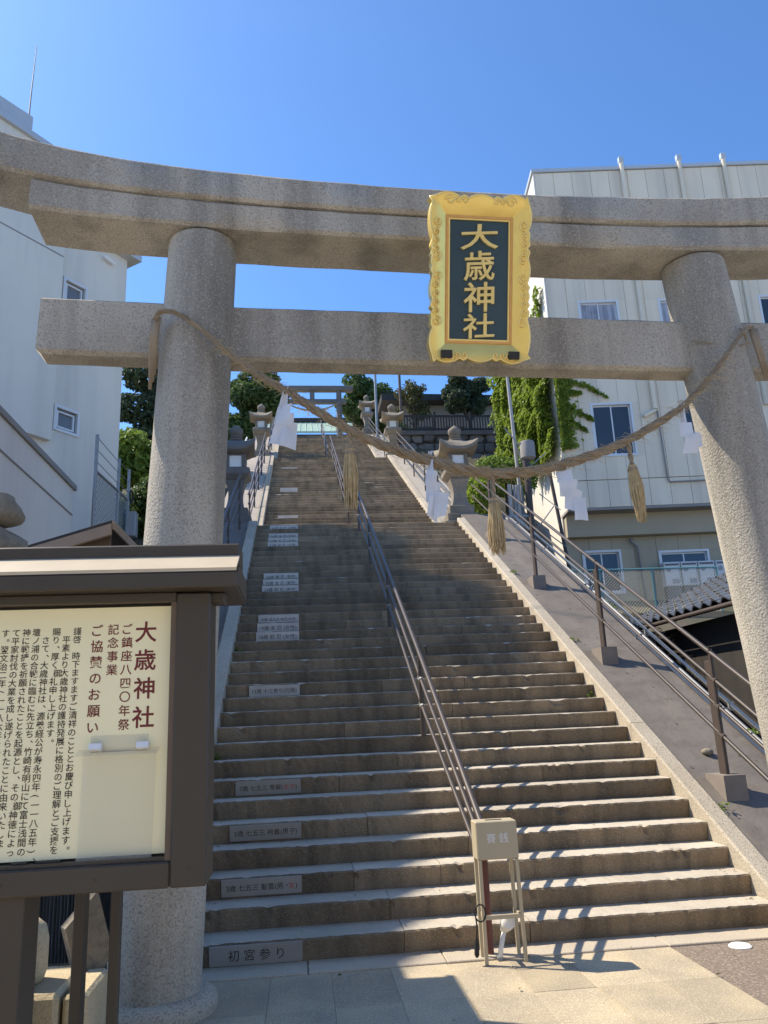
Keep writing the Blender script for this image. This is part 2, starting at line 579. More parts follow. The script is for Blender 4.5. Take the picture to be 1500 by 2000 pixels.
# ------------------------------------------------------------------ constants of the stair
RUN, RISE = 0.2804, 0.15
SL = RISE / RUN
XL, XR = -0.83, 3.29
F1Y, F2Y, F3Y = RUN, 11.9, 23.6          # y of the first nosing of each flight
F2Z, F3Z, TOPZ = 36 * RISE, 72 * RISE, 104 * RISE
L1Y0, L2Y0, TOPY = 36 * RUN, F2Y + 35 * RUN, F3Y + 31 * RUN


def prof(y):
    """height of the stair profile at depth y"""
    if y < 0: return 0.0
    if y < L1Y0: return y * SL
    if y < F2Y: return F2Z
    if y < L2Y0: return F2Z + (y - F2Y + RUN) * SL
    if y < F3Y: return F3Z
    if y < TOPY: return F3Z + (y - F3Y + RUN) * SL
    return TOPZ


# ------------------------------------------------------------------ ground and hill
g = MB().box((-300, -300, -.6), (300, 300, -.035))
obj("ground", g, "ground", kind='structure', label="street level ground around the shrine gate")


def terrain(name, xs, ys, zf, m, label):
    nx, ny = len(xs), len(ys)
    v = [(x, y, zf(x, y)) for y in ys for x in xs]
    f = [(j * nx + i, j * nx + i + 1, (j + 1) * nx + i + 1, (j + 1) * nx + i) for j in range(ny - 1) for i in range(nx - 1)]
    obj(name, MB().add(v, f), m, kind='structure', label=label, smooth=True)


def zl(x, y):
    p = prof(y)
    return p - .45 - max(0, (-1.2 - x)) * .04 + .12 * math.sin(x * 1.3 + y) + (-.0 if y > 1 else -.3)


terrain("hillside", [-60, -30, -15, -8, -6, -4.5, -3.4, -2.6, -1.8, -1.02], [.4 + i * 1.0 for i in range(45)] + [60, 90], zl, "soil",
        "earth slope rising to the left of the stairs")


def zr(x, y):
    low = 0.0 if y < 3 else min(4.0, (y - 3) * .45)
    if x < 6.7:
        if x < 4.71: low = prof(y) - .4
        elif x < 5.6 and y > 11.6: low = max(2.9, min(prof(y) - .4, 2.9 + (y - 11.6) * 3))
        elif y > 14.5: low = max(2.9, min(prof(y) - .5, 2.9 + (y - 14.5) * 2.2))
        else: low = min(2.9, low)
    if y > 24: low = max(low, min(12.3, 4 + (y - 24) * 2.6))
    if y > 28.2: low = max(low, 14.2)
    if y > 34: low = max(low, 15.2)
    return low - .06


terrain("hillside", [4.44, 4.7, 4.72, 5.5, 6.2, 6.68, 6.72, 8, 12, 20, 60], [.6 + i * .7 for i in range(60)] + [60, 90], zr, "soil",
        "earth terraces to the right of the stairs")
obj("terrace", MB().box((-12, TOPY + .25, TOPZ - 1.2), (9.8, 60, TOPZ - .02)), "ground", kind='structure', label="level shrine terrace at the top of the stairs")

# forecourt: stone slabs, kerb strip, washed gravel patch
pv = thing("paved_forecourt", "tan granite slab paving at the foot of the stairs", None, (0, 0, 0), kind='structure')
xs = [-2.06, -1.69, -1.32, -.95, -.58, -.21, .16, .53, .90, 1.275, 1.645, 2.02, 2.375]
for r_ in range(9):
    y1 = .035 - r_ * .64
    y0 = y1 - .64
    for i in range(len(xs) - 1):
        dz = random.uniform(-.002, .002)
        obj("paving_slab", MB().box((xs[i] + .0016, y0 + .0016, -.05), (xs[i + 1] - .0016, y1 - .0016, dz), .002), "paving", pv)
obj("grout", MB().box((-2.06, -5.7, -.05), (2.375, .03, -.005)), "kerb", pv)
ks = thing("kerb_strip", "pale granite kerb strip along the lowest stair", None, (0, 0, 0), kind='structure')
kx = [-1.05, .02, .9, 1.43, 2.37, 3.2, 4.4]
for i in range(len(kx) - 1):
    obj("kerb_stone", MB().box((kx[i] + .003, .038, -.06), (kx[i + 1] - .003, .37, .008 + random.uniform(-.002, .003)), .005), "kerb", ks)
obj("gravel_patch", MB().box((2.38, -6, -.05), (7, .036, -.006)), "asphalt", kind='structure', label="dark washed gravel paving beside the slabs")
obj("gravel_patch", MB().box((-7, -6, -.05), (-2.065, .036, -.012)), "asphalt", kind='structure', label="dark paving under the notice board on the left")
obj("ground_light", MB().lathe([(.07, -.02), (.072, .004), (.060, .012), (0.001, .014)], 24), "lily", smooth=True, angle=30, org=(2.805, -.062, -.004), local_org=True,
    label="round white disc set flush in the dark gravel ground", cat="ground light")

# ------------------------------------------------------------------ stairs
STO = np.zeros(3)
JOINTS = {1: [.66, 1.52], 2: [.60], 3: [.37, 1.02], 4: [1.3], 5: [.53, 1.35], 6: [1.5], 7: [.33, 2.2], 8: [.9]}


def step_block(x0, x1, y, z, seg, h=RISE, run=RUN, rough=.004):
    """one stone: worn nosing, riser leaning back"""
    k = max(2, int((x1 - x0) / seg))
    a = np.linspace(x0, x1, k + 1)
    rows = []
    lean = .032
    j = RNG.normal(size=(k + 1, 2)) * rough
    j2 = RNG.normal(size=(k + 1, 2)) * rough * .6
    chip = np.where(RNG.random(k + 1) < .10, RNG.random(k + 1) ** 2 * rough * 6, 0)
    back = y + run + .06
    P = [np.stack([a, np.full(k + 1, back), np.full(k + 1, z)], 1),
         np.stack([a, y + .055 + j2[:, 0], z + j2[:, 1] * .3], 1),
         np.stack([a, y + .008 + abs(j[:, 0]) + chip * .5, z - .002 - abs(j[:, 1]) * .4 - chip * .5], 1),
         np.stack([a, y + abs(j[:, 0]) + chip, z - .012 - abs(j[:, 1]) - chip], 1),
         np.stack([a, y + lean * .5 + j2[:, 0] * .6, np.full(k + 1, z - h * .5)], 1),
         np.stack([a, np.full(k + 1, y + lean), np.full(k + 1, z - h - .02)], 1),
         np.stack([a, np.full(k + 1, back), np.full(k + 1, z - h - .02)], 1)]
    V = np.concatenate(P)
    n = k + 1
    f = []
    for r_ in range(6):
        for i in range(k):
            f.append((r_ * n + i, (r_ + 1) * n + i, (r_ + 1) * n + i + 1, r_ * n + i + 1))
    f.append(tuple(r_ * n + k for r_ in range(7)))
    f.append(tuple(r_ * n for r_ in reversed(range(7))))
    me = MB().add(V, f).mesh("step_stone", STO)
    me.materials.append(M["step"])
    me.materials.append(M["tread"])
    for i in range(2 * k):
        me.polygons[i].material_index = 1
    return me


st1 = thing("stone_staircase", "lowest flight of worn brown granite steps behind the gate", None, (0, F1Y, 0), kind='structure')
STO = ORI[st1.name]
for n in range(1, 37):
    y, z = n * RUN, n * RISE
    xr = XR if n > 1 else 4.3
    js = JOINTS.get(n)
    if js is None:
        k = random.choice([2, 2, 3]) if n < 24 else 2
        js = sorted(XL + (xr - XL) * (i + random.uniform(.7, 1.3)) / (k) for i in range(k - 1))
    e = [XL - .02] + list(js) + [xr]
    for i in range(len(e) - 1):
        dz = random.uniform(-.003, .003)
        dy = random.uniform(-.006, .006)
        sg = .035 if n < 9 else (.06 if n < 20 else .12)
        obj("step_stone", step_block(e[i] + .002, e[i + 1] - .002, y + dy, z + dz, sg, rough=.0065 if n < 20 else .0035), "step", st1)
for nm, y0, z0, cnt, lab in (("b", F2Y, F2Z, 36, "middle flight of granite steps above the first landing"),
                             ("c", F3Y, F3Z, 32, "topmost flight of granite steps below the shrine")):
    s2 = thing("stone_staircase", lab, None, (0, y0, z0), kind='structure')
    STO = ORI[s2.name]
    for k in range(1, cnt + 1):
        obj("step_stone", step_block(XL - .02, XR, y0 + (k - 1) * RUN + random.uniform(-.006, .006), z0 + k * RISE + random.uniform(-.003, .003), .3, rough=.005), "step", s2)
obj("landing", MB().box((-2.2, L1Y0 + .3, F2Z - .4), (4.42, F2Y + .1, F2Z - .004)), "kerb", kind='structure', label="first stone landing between the lanterns")
obj("landing", MB().box((-2.2, L2Y0 + .3, F3Z - .4), (4.42, F3Y + .1, F3Z - .004)), "kerb", kind='structure', label="second stone landing below the top flight")


def slope_slab(x0, x1, ya, yb, za, top, thick, m, parent=None, name="ramp", kind='structure', label=None, bev=.012, n=1):
    """sloping slab following the stairs; za = height of slope line at ya; top = offset of the upper face"""
    zb = za + (yb - ya) * SL
    b = bev
    poly = [(x0 + b, top), (x1 - b, top), (x1, top - b), (x1, -thick), (x0, -thick), (x0, top - b)]
    vs = [(px, ya, za + pz) for px, pz in poly] + [(px, yb, zb + pz) for px, pz in poly]
    k = len(poly)
    f = [tuple(range(k)), tuple(reversed(range(k, 2 * k)))] + [(i, i + k, (i + 1) % k + k, (i + 1) % k) for i in range(k)]
    f = [tuple(reversed(q)) for q in f]
    return obj(name, MB().add(vs, f), m, parent, kind=kind, label=label)


for side, xa, xb in (("right", XR + .003, 3.46), ("left", -1.0, XL - .003)):
    for fl, ya, yb, za in (("lowest", .02, L1Y0 + .12, .02 * SL), ("middle", F2Y - .2, L2Y0 + .15, F2Z + (-.2 + RUN) * SL), ("topmost", F3Y - .2, TOPY + .15, F3Z + (-.2 + RUN) * SL)):
        cb = thing("stair_curb", f"{side} granite curb of the {fl} stair flight", None, ((xa + xb) / 2, ya, za), kind='structure')
        y = ya
        i = 0
        while y < yb - .05:
            ln = min(random.uniform(1.9, 2.5) if fl == "lowest" else 1.8, yb - y)
            slope_slab(xa, xb, y + .003, y + ln - .003, za + (y + .003 - ya) * SL, .055 + random.uniform(-.004, .004), .35, "curb", cb, "curb_stone", None, None, .015)
            y += ln
            i += 1
# ramps (smooth side slopes)
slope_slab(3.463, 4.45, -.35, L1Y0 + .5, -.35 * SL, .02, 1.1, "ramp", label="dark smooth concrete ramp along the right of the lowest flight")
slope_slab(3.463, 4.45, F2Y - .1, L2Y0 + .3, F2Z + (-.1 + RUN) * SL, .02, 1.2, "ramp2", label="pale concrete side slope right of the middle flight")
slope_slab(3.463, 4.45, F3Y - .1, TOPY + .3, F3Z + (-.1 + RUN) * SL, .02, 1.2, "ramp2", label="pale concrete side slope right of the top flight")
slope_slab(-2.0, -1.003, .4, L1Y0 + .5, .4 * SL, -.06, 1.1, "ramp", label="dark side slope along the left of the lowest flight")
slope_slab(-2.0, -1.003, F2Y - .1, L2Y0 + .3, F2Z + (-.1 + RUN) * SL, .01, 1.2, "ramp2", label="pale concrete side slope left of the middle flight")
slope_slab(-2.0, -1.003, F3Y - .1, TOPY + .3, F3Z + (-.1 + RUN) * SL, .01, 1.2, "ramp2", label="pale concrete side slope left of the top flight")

# age plaques on the risers
PLQ = [(1, [("初 宮 参 り", 0)], "stone grey plaque with four characters on the lowest riser", .60, .125),
       (3, [("3歳 七五三 髪置(男・", 0), ("女", 1), (")", 0)], "grey plaque numbered 3 on the third riser", .58, .12),
       (5, [("5歳 七五三 袴着(男子)", 0)], "grey plaque numbered 5 on the fifth riser", .57, .12),
       (7, [("7歳 七五三 帯解(", 0), ("女子", 1), (")", 0)], "grey plaque numbered 7 with red characters on the seventh riser", .57, .12),
       (13, [("13歳 十三参り(元服)", 0)], "pale plaque numbered 13 standing alone on the thirteenth riser", .56, .12),
       (18, [("18歳 前 厄 (女性)", 0)], "pale plaque numbered 18, lowest of three stacked plaques", .56, .12),
       (19, [("19歳 本 厄 (女性)", 0)], "pale plaque numbered 19, middle of three stacked plaques", .56, .12),
       (20, [("20歳 成人式 後厄(女性)", 0)], "pale plaque numbered 20, top of three stacked plaques", .56, .12),
       (24, [("24歳 前 厄 (男性)", 0)], "pale plaque numbered 24, lowest of its three plaques", .56, .12),
       (25, [("25歳 本 厄 (男性)", 0)], "pale plaque numbered 25, middle of its three plaques", .56, .12),
       (26, [("26歳 後 厄 (男性)", 0)], "pale plaque numbered 26, top of its three plaques", .56, .12),
       (32, [("32歳 前 厄 (女性)", 0)], "small far plaque numbered 32, lowest of three", .56, .12),
       (33, [("33歳 本 厄 (女性)", 0)], "small far plaque numbered 33, middle of three", .56, .12),
       (34, [("34歳 後 厄 (女性)", 0)], "small far plaque numbered 34, top of three", .56, .12),
       (36, [("36歳 前 厄 (女性)", 0)], "small far plaque just below the first landing", .56, .12),
       (41, [], "narrow far plaque just above the first landing", .46, .12),
       (44, [], "faint worn plaque low on the middle flight", .50, .11),
       (54, [], "double height plaque halfway up the middle flight", .50, .24),
       (66, [], "faint thin plaque near the top of the middle flight", .52, .10)]
ang = math.atan(.032 / RISE)
PU, PW, PN = np.array([1, 0, 0]), np.array([0, -math.sin(ang), math.cos(ang)]), np.array([0, -math.cos(ang), -math.sin(ang)])
for n, txt, lab, w, h in PLQ:
    if n <= 36:
        y, z = n * RUN, n * RISE
    else:
        y, z = F2Y + (n - 37) * RUN, n * RISE
    c = np.array([-.013 - w / 2, y + .016 - .011, z - .076])
    t = thing("age_plaque", lab, "plaque", tuple(c), "age plaques on the stair risers")
    dim = n in (1, 3, 5, 7)
    obj("plate", MB().obox(c, PU * w / 2, PN * .005, PW * h / 2), "plaque_dim" if dim else "plaque", t)
    if txt:
        V0 = [text_mesh(s, .078 if n < 14 else .07) for s, _ in txt]
        ws = [v[0][:, 0].max() - v[0][:, 0].min() for v in V0]
        gap = .008
        tw = sum(ws) + gap * (len(ws) - 1)
        fac = min(1.0, (w - .07) / tw)
        x = -tw * fac / 2
        for (s, red), (V, F), wd in zip(txt, V0, ws):
            V = V * fac
            cy = (V[:, 1].min() + V[:, 1].max()) / 2 if s not in (")",) else .026
            P = c + (V[:, :1] - V[:, 0].min() + x) * PU + (V[:, 1:2] - .030 * fac) * PW + PN * .0062
            obj("lettering", MB().add(P, F), "red" if red else "ink", t)
            x += (wd + gap) * fac

# ------------------------------------------------------------------ torii
TA = R(2.2)
TO = (-.7, -.65, 0.0)
tor = thing("torii_gate", "large grey granite torii gate spanning the stairs", "torii gate", TO, rotz=TA)


def curve_beam(s0, s1, y0, y1, lo, hi, n=36, cut=0.0):
    """beam along local x with upward swept ends; lo / hi = (height at mid span, gentle sweep, end sweep)"""
    mb = MB()
    v = []
    ss = np.linspace(s0, s1, n + 1)
    bev = .022
    pr = [(y0 + bev, 1, 0), (y1 - bev, 1, 0), (y1, 1, -bev), (y1, 0, bev), (y1 - bev, 0, 0), (y0 + bev, 0, 0), (y0, 0, bev), (y0, 1, -bev)]
    for s in ss:
        d = abs(s - 1.93) / 2.25
        zz = [q[0] + q[1] * d ** 2 + q[2] * d ** 6 for q in (lo, hi)]
        for (y, h, dz) in pr:
            sx = s
            if cut and ((s == ss[0] and s0 < 0) or (s == ss[-1] and s1 > 3)):
                sx = s + (cut if h == 0 else 0) * (1 if s == ss[0] else -1)
            v.append((sx, y + random.uniform(-.002, .002), zz[h] + dz + random.uniform(-.004, .004)))
    k = len(pr)
    f = [tuple(range(k)), tuple(reversed(range(n * k, n * k + k)))]
    for i in range(n):
        for j in range(k):
            a, b = i * k + j, i * k + (j + 1) % k
            f.append((a, a + k, b + k, b))
    return mb.add(v, [tuple(reversed(q)) for q in f])


for s0_, s1_ in ((-1.62, 1.752), (1.757, 5.48)):
    obj("top_beam", curve_beam(s0_, s1_, -.022, .49, (5.006, .054, .010), (5.225, .075, .014), n=22, cut=.03 if s0_ < 0 else 0), "torii", tor, local=True, smooth=True, angle=40)
obj("second_beam", curve_beam(-1.06, 4.92, .0, .465, (4.81, .040, .007), (5.004, .054, .010), cut=-.005), "torii", tor, local=True, smooth=True, angle=40)
# tie beam with chamfered lower edges
nb = MB()
pr = [(.19, 4.327), (.36, 4.327), (.375, 4.31), (.375, 3.96), (.36, 3.92), (.20, 3.92), (.17, 3.945), (.17, 4.31)]
ss = np.linspace(-.99, 4.85, 40)
v = []
for i, s in enumerate(ss):
    up = .022 * max(0, (abs(s - 1.93) - 1.7) / 1.1)
    for (y, z) in pr:
        v.append((s + (-.012 if i == 0 and z < 4.1 else 0) + (.03 if i == 0 and z < 3.94 else 0), y, z + up + random.uniform(-.0025, .0025)))
k = len(pr)
f = [tuple(range(k)), tuple(reversed(range((len(ss) - 1) * k, len(ss) * k)))]
for i in range(len(ss) - 1):
    for j in range(k):
        a, b = i * k + j, i * k + (j + 1) % k
        f.append((a, a + k, b + k, b))
obj("tie_beam", nb.add(v, [tuple(reversed(q)) for q in f]), "torii", tor, local=True, smooth=True, angle=30)
for (xb, xt) in ((-.135, .06), (4.17, 3.81)):
    lean = (xt - xb) / 4.82
    pf = []
    for i in range(25):
        z = 4.82 * i / 24
        pf.append((.262 - .026 * z / 4.82 + random.uniform(-.0015, .0015), z))
    obj("pillar", MB().lathe(pf, 40, (xb, .245, 0), lean=(lean, 0)), "torii", tor, local=True, smooth=True, angle=60)
    obj("foot_stone", MB().lathe([(.355, -.02), (.36, .03), (.345, .07), (.30, .095), (.25, .10)], 36, (xb, .245, 0)), "curb", tor, local=True, smooth=True, angle=60)
def tl(s, y, z):
    """torii frame to world"""
    return np.array([TO[0] + s * math.cos(TA) - y * math.sin(TA), TO[1] + s * math.sin(TA) + y * math.cos(TA), z])


TU = np.array([math.cos(TA), math.sin(TA), 0])
TV = np.array([-math.sin(TA), math.cos(TA), 0])
TZ = np.array([0, 0, 1.0])

# ------------------------------------------------------------------ name plaque on the gate
LEAN = math.atan2(.34, 1.04)
gU = TU
gW = math.cos(LEAN) * TZ - math.sin(LEAN) * TV      # up along the plaque, leaning out
gN = np.cross(gU, gW)                                # towards the viewer
gC = tl(1.925, -.23, 4.35)
gq = thing("name_plaque", "gilt framed blue shrine name plaque with four gold characters", "plaque", tuple(gC))


def gp(u, w, n):
    return gC + gU * u + gW * w + gN * n


def scallop(hw, hh, k=1.0):
    """outline with cusped corners and lobed edges (half sizes)"""
    P = []

    def edge(p0, p1, nrm, lobes):
        p0, p1, nrm = map(np.array, (p0, p1, nrm))
        L = np.linalg.norm(p1 - p0)
        d = (p1 - p0) / L
        m_ = 44
        for i in range(m_):
            t = i / m_
            o = 0
            for (a, b, h) in lobes:
                if a <= t < b:
                    o = h * math.sin(math.pi * (t - a) / (b - a)) ** .7
            o = max(o, .034 * (1 - t / .03), .034 * (t - .97) / .03)
            P.append(tuple(p0 + d * t * L + nrm * o))
    side = [(0, .26, .030), (.26, .315, .022), (.315, .37, .022), (.37, .425, .022), (.425, .48, .022), (.48, .65, .024), (.65, .705, .022), (.705, .76, .022), (.76, .81, .022), (.81, 1, .030)]
    top = [(0, .28, .036), (.28, .36, .020), (.36, .64, .028), (.64, .72, .020), (.72, 1, .036)]
    edge((-hw, -hh), (hw, -hh), (0, -1), top)
    edge((hw, -hh), (hw, hh), (1, 0), side)
    edge((hw, hh), (-hw, hh), (0, 1), top)
    edge((-hw, hh), (-hw, -hh), (-1, 0), side)
    return P


HW, HH, IW, IH = .318, .522, .222, .415
out = scallop(HW, HH)
inn = []
for (u, w) in out:
    s = max(abs(u) / HW, abs(w) / HH)
    inn.append((max(-IW, min(IW, u / HW * IW if abs(u) / HW >= abs(w) / HH else u * IW / HW)), max(-IH, min(IH, w * IH / HH))))
# frame: outer rim forward, sloping in to the recessed panel
n_ = len(out)
v = [gp(u, w, .055) for u, w in out] + [gp(u, w, -.03) for u, w in out] + [gp(u * .985, w * .99, .062) for u, w in out]
flat = [(u * .93 if abs(u) < HW * 2 else u, w * .955) for u, w in [(max(-HW, min(HW, a)), max(-HH, min(HH, b))) for a, b in out]]
v += [gp(u * .98, w * .985, .055) for u, w in flat] + [gp(u, w, .012) for u, w in inn]
f = []
for i in range(n_):
    j = (i + 1) % n_
    f += [(i + n_, j + n_, j, i), (i, j, j + 2 * n_, i + 2 * n_), (i + 2 * n_, j + 2 * n_, j + 3 * n_, i + 3 * n_), (i + 3 * n_, j + 3 * n_, j + 4 * n_, i + 4 * n_)]
f.append(tuple(reversed(range(n_, 2 * n_))))
obj("frame", MB().add(v, f), "gold", gq, smooth=True, angle=25)
mo = MB()
for (a, b, h0, hN, key) in ((IW + .004, IH + .004, -.010, .021, 0), (IW - .014, IH - .014, -.010, .017, 1)):
    pass
for (uw, wh, th, zz) in ((IW, IH, .008, .020),):
    mo.obox(gp(-uw, 0, .012), gU * th, gW * (wh + th), gN * .010)
    mo.obox(gp(uw, 0, .012), gU * th, gW * (wh + th), gN * .010)
    mo.obox(gp(0, wh, .012), gU * (uw - th - .0005), gW * th, gN * .010)
    mo.obox(gp(0, -wh, .012), gU * (uw - th - .0005), gW * th, gN * .010)
obj("moulding", mo, "gold_red", gq)
mo = MB()
uw, wh, th = IW - .014, IH - .014, .005
mo.obox(gp(-uw, 0, .008), gU * th, gW * (wh + th), gN * .009)
mo.obox(gp(uw, 0, .008), gU * th, gW * (wh + th), gN * .009)
mo.obox(gp(0, wh, .008), gU * (uw - th - .0005), gW * th, gN * .009)
mo.obox(gp(0, -wh, .008), gU * (uw - th - .0005), gW * th, gN * .009)
obj("moulding", mo, "gold_line", gq)
obj("panel", MB().obox(gp(0, 0, -.005), gU * (IW - .0105), gW * (IH - .0105), gN * .008), "blue", gq)
for s, w, wd, ht in (("大", .288, .262, .165), ("歳", .096, .212, .196), ("神", -.112, .212, .198), ("社", -.305, .218, .166)):
    mb = MB()
    V, F = text_mesh(s, .2, extrude=.010, bold=.0022, res=3)
    c = (V.min(0) + V.max(0)) / 2
    e = V.max(0) - V.min(0)
    V = (V - np.array([c[0], c[1], 0])) * np.array([wd / e[0], ht / e[1], 1])
    V[:, 1] += V[:, 0] * .07                     # strokes rise to the right as brushed
    mb.add(np.asarray(gp(.0, w, .012)) + V[:, :1] * gU + V[:, 1:2] * gW + V[:, 2:3] * gN, F)
    obj("gold_character", mb, "gold_pale", gq)


def spiral(mb, u, w, r, a0, turns, sgn=1, rad=.0062):
    P = []
    m_ = 16
    for i in range(m_ + 1):
        t = i / m_
        a = a0 + sgn * t * turns * 2 * math.pi
        q = r * (1 - .78 * t)
        P.append(tuple(gp(u + q * math.cos(a), w + q * math.sin(a), .062)))
    mb.tube(P, [rad * (1 - .3 * i / m_) for i in range(m_ + 1)], 5)


rim = MB()
rim.tube([tuple(gp(u * .992, w * .995, .058)) for u, w in out] + [tuple(gp(out[0][0] * .992, out[0][1] * .995, .058))], .008, 6, caps=False)
obj("rim", rim, "gold_line", gq, smooth=True)
for sg in (-1, 1):
    for t_ in (.225, .288, .343, .398, .453, .51, .635, .678, .733, .785, .845):
        mb = MB()
        w = -HH + 2 * HH * t_
        big = t_ in (.225, .51, .635, .845)
        spiral(mb, sg * (HW - (.022 if big else .012)), w, .034 if big else .025, math.pi / 2 * (1 if t_ < .5 else -1), 1.35, sg * (1 if t_ < .5 else -1))
        obj("scroll", mb, "gold_line", gq, smooth=True)
    for t_ in (.17, .255, .33):
        for ed in (-1, 1):
            mb = MB()
            u = sg * (HW - 2 * HW * t_)
            spiral(mb, u, ed * (HH - .014), .036 if t_ < .2 else .024, 0 if sg > 0 else math.pi, 1.35, sg * ed)
            obj("scroll", mb, "gold_line", gq, smooth=True)
for sg in (-1, 1):
    obj("bracket", MB().obox(gp(sg * .232, -HH + .016, .03), gU * .036, gW * .026, gN * .055), "black", gq)

# ------------------------------------------------------------------ straw rope and its hangings
RP = [(-.215, -.01, 4.10), (-.19, -.05, 4.155), (-.06, -.045, 4.14), (.10, -.04, 4.02), (.27, -.04, 3.855), (.44, -.06, 3.714), (.634, -.08, 3.585), (.894, -.08, 3.405), (1.155, -.08, 3.255), (1.42, -.08, 3.155),
      (1.585, -.08, 3.105), (1.817, -.08, 3.045), (2.023, -.08, 3.028), (2.271, -.08, 3.05), (2.452, -.08, 3.095), (2.748, -.08, 3.19), (3.02, -.08, 3.315), (3.348, -.08, 3.51), (3.57, -.07, 3.71), (3.763, -.06, 3.93), (3.97, -.05, 4.165), (4.05, .0, 4.20)]


def resample(P, n):
    P = np.array(P, float)
    d = np.r_[0, np.cumsum(np.linalg.norm(np.diff(P, axis=0), axis=1))]
    t = np.linspace(0, d[-1], n)
    out_ = np.stack([np.interp(t, d, P[:, i]) for i in range(3)], 1)
    for _ in range(6):
        out_[1:-1] = .25 * out_[:-2] + .5 * out_[1:-1] + .25 * out_[2:]
    return out_


rp = resample(RP, 260)
rw = np.array([tl(*p) for p in rp])
rope = thing("sacred_rope", "thick twisted straw rope sagging between the gate pillars", "rope", tuple(rw[130]))
for ph in range(3):
    path, rad = [], []
    for i, p in enumerate(rw):
        t = i / 259
        q = .0125 + .0160 * math.sin(math.pi * min(1, max(0, (t - .05) / .9))) ** 1.2
        a = 2 * math.pi * (ph / 3 + i / 19.0)
        tan = rw[min(i + 1, 259)] - rw[max(i - 1, 0)]
        tan /= np.linalg.norm(tan)
        u = np.cross(tan, TV)
        u /= np.linalg.norm(u)
        w = np.cross(tan, u)
        path.append(p + (u * math.cos(a) + w * math.sin(a)) * q * .66)
        rad.append(q * .66 * (1 + .10 * math.sin(i * .9 + ph * 2) * math.sin(i * .23 + ph)))
    # each strand is itself a bundle of straw yarns
    mb = MB().tube([tuple(p) for p in path], [r_ * .8 for r_ in rad], 7)
    for yn in range(9):
        yp, yr = [], []
        for i in range(260):
            tan = path[min(i + 1, 259)] - path[max(i - 1, 0)]
            tan = tan / np.linalg.norm(tan)
            u = np.cross(tan, TV)
            u /= np.linalg.norm(u)
            w = np.cross(tan, u)
            a = 2 * math.pi * yn / 9 - i / 17.0 + .25 * math.sin(i * .31 + yn)
            yp.append(tuple(path[i] + (u * math.cos(a) + w * math.sin(a)) * rad[i] * (.80 + .10 * math.sin(i * .17 + yn * 1.7))))
            yr.append(rad[i] * .27)
        mb.tube(yp, yr, 5)
    obj("strand", mb, "rope", rope, smooth=True)
fz = MB()
for i in range(900):
    k = int(RNG.integers(25, 240))
    p = rw[k]
    d = RNG.normal(size=3)
    d /= np.linalg.norm(d)
    q = .0135 + .0175 * math.sin(math.pi * k / 259)
    e = p + d * q * 1.15
    L_ = RNG.uniform(.5, 1.8)
    fz.tube([e, e + d * .014 * L_ + np.array([.02, 0, -.008]) * RNG.normal(), e + d * .022 * L_ + TU * RNG.normal() * .04 * L_ + np.array([0, 0, -.016 * L_])], [.0016, .0013, .0007], 3)
obj("loose_fibres", fz, "straw", rope)
for (xb, lab, zz) in ((-.245, "", 0), (3.99, "", 0)):
    mb = MB()
    if xb < 0:
        for q in range(3):
            mb.tube([tuple(tl(-.20 - .014 * q, .0 + .02 * q, 4.13)), tuple(tl(-.222 - .012 * q, .06, 3.98)), tuple(tl(-.224 - .012 * q, .10, 3.76 - .05 * q))], [.022, .02, .012], 6)
    else:
        P = []
        for i in range(26):
            a = R(-62 + i * 9)
            P.append(tuple(tl(3.855 + .262 * math.cos(a), .27 + .262 * math.sin(a), 4.19 - .002 * i)))
        mb.tube(P, .018, 6)
        for q in range(3):
            mb.tube([tuple(tl(4.04 + .016 * q, .0, 4.18)), tuple(tl(4.07 + .012 * q, .01, 4.03)), tuple(tl(4.10 + .02 * q, .02, 3.80))], [.02, .018, .008], 6)
    obj("rope_end", mb, "rope", rope, smooth=True)
# thin cord round the right pillar
mb = MB()
mb.tube([tuple(tl(3.625, .12, 4.13)), tuple(tl(3.66, .075, 4.11)), tuple(tl(3.75, .035, 4.07)), tuple(tl(3.90, .03, 4.04)), tuple(tl(4.00, -.02, 4.06))], .006, 5)
obj("thin_cord", mb, "rope", rope)


def tassel(s, ztop, zneck, zbot, w, label, lean=0.0):
    c = tl(s, -.08, ztop)
    t = thing("straw_tassel", label, "tassel", tuple(c), "straw tassels hanging from the rope")
    mb = MB()
    for ph in range(2):
        P = []
        for i in range(16):
            q = i / 15
            a = ph * math.pi + q * 9
            P.append(tuple(tl(s + lean * q * .3 + .008 * math.cos(a), -.08 + .008 * math.sin(a), ztop + .02 + (zneck - ztop) * q)))
        mb.tube(P, .011, 6)
    obj("cord", mb, "rope", t, smooth=True)
    bm_ = MB()
    for i in range(190):
        a = RNG.uniform(0, 2 * math.pi)
        r0 = .026 * math.sqrt(RNG.random())
        r1 = w * (.35 + .65 * math.sqrt(RNG.random()))
        zb = zbot + RNG.uniform(-.025, .10) + (r1 / w) * .03
        x0, y0 = r0 * math.cos(a), r0 * math.sin(a)
        x1, y1 = r1 * math.cos(a + RNG.normal() * .2), r1 * math.sin(a) * .7
        zm = zneck + (zb - zneck) * .5
        bm_.tube([tuple(tl(s + lean * .3 + x0, -.08 + y0, zneck + .02)), tuple(tl(s + lean * .6 + x0 * 1.5 + x1 * .25, -.08 + y0 * 1.5 + y1 * .25, zm)), tuple(tl(s + lean + x1, -.08 + y1, zb))],
                 [.0038, .0034, .0018], 4)
    obj("straw_bundle", bm_, "straw", t)
    obj("binding", MB().lathe([(.030, -.012), (.034, -.006), (.034, .006), (.030, .012)], 14, tuple(tl(s + lean * .3, -.08, zneck - .01))), "rope", t, smooth=True)
    return t


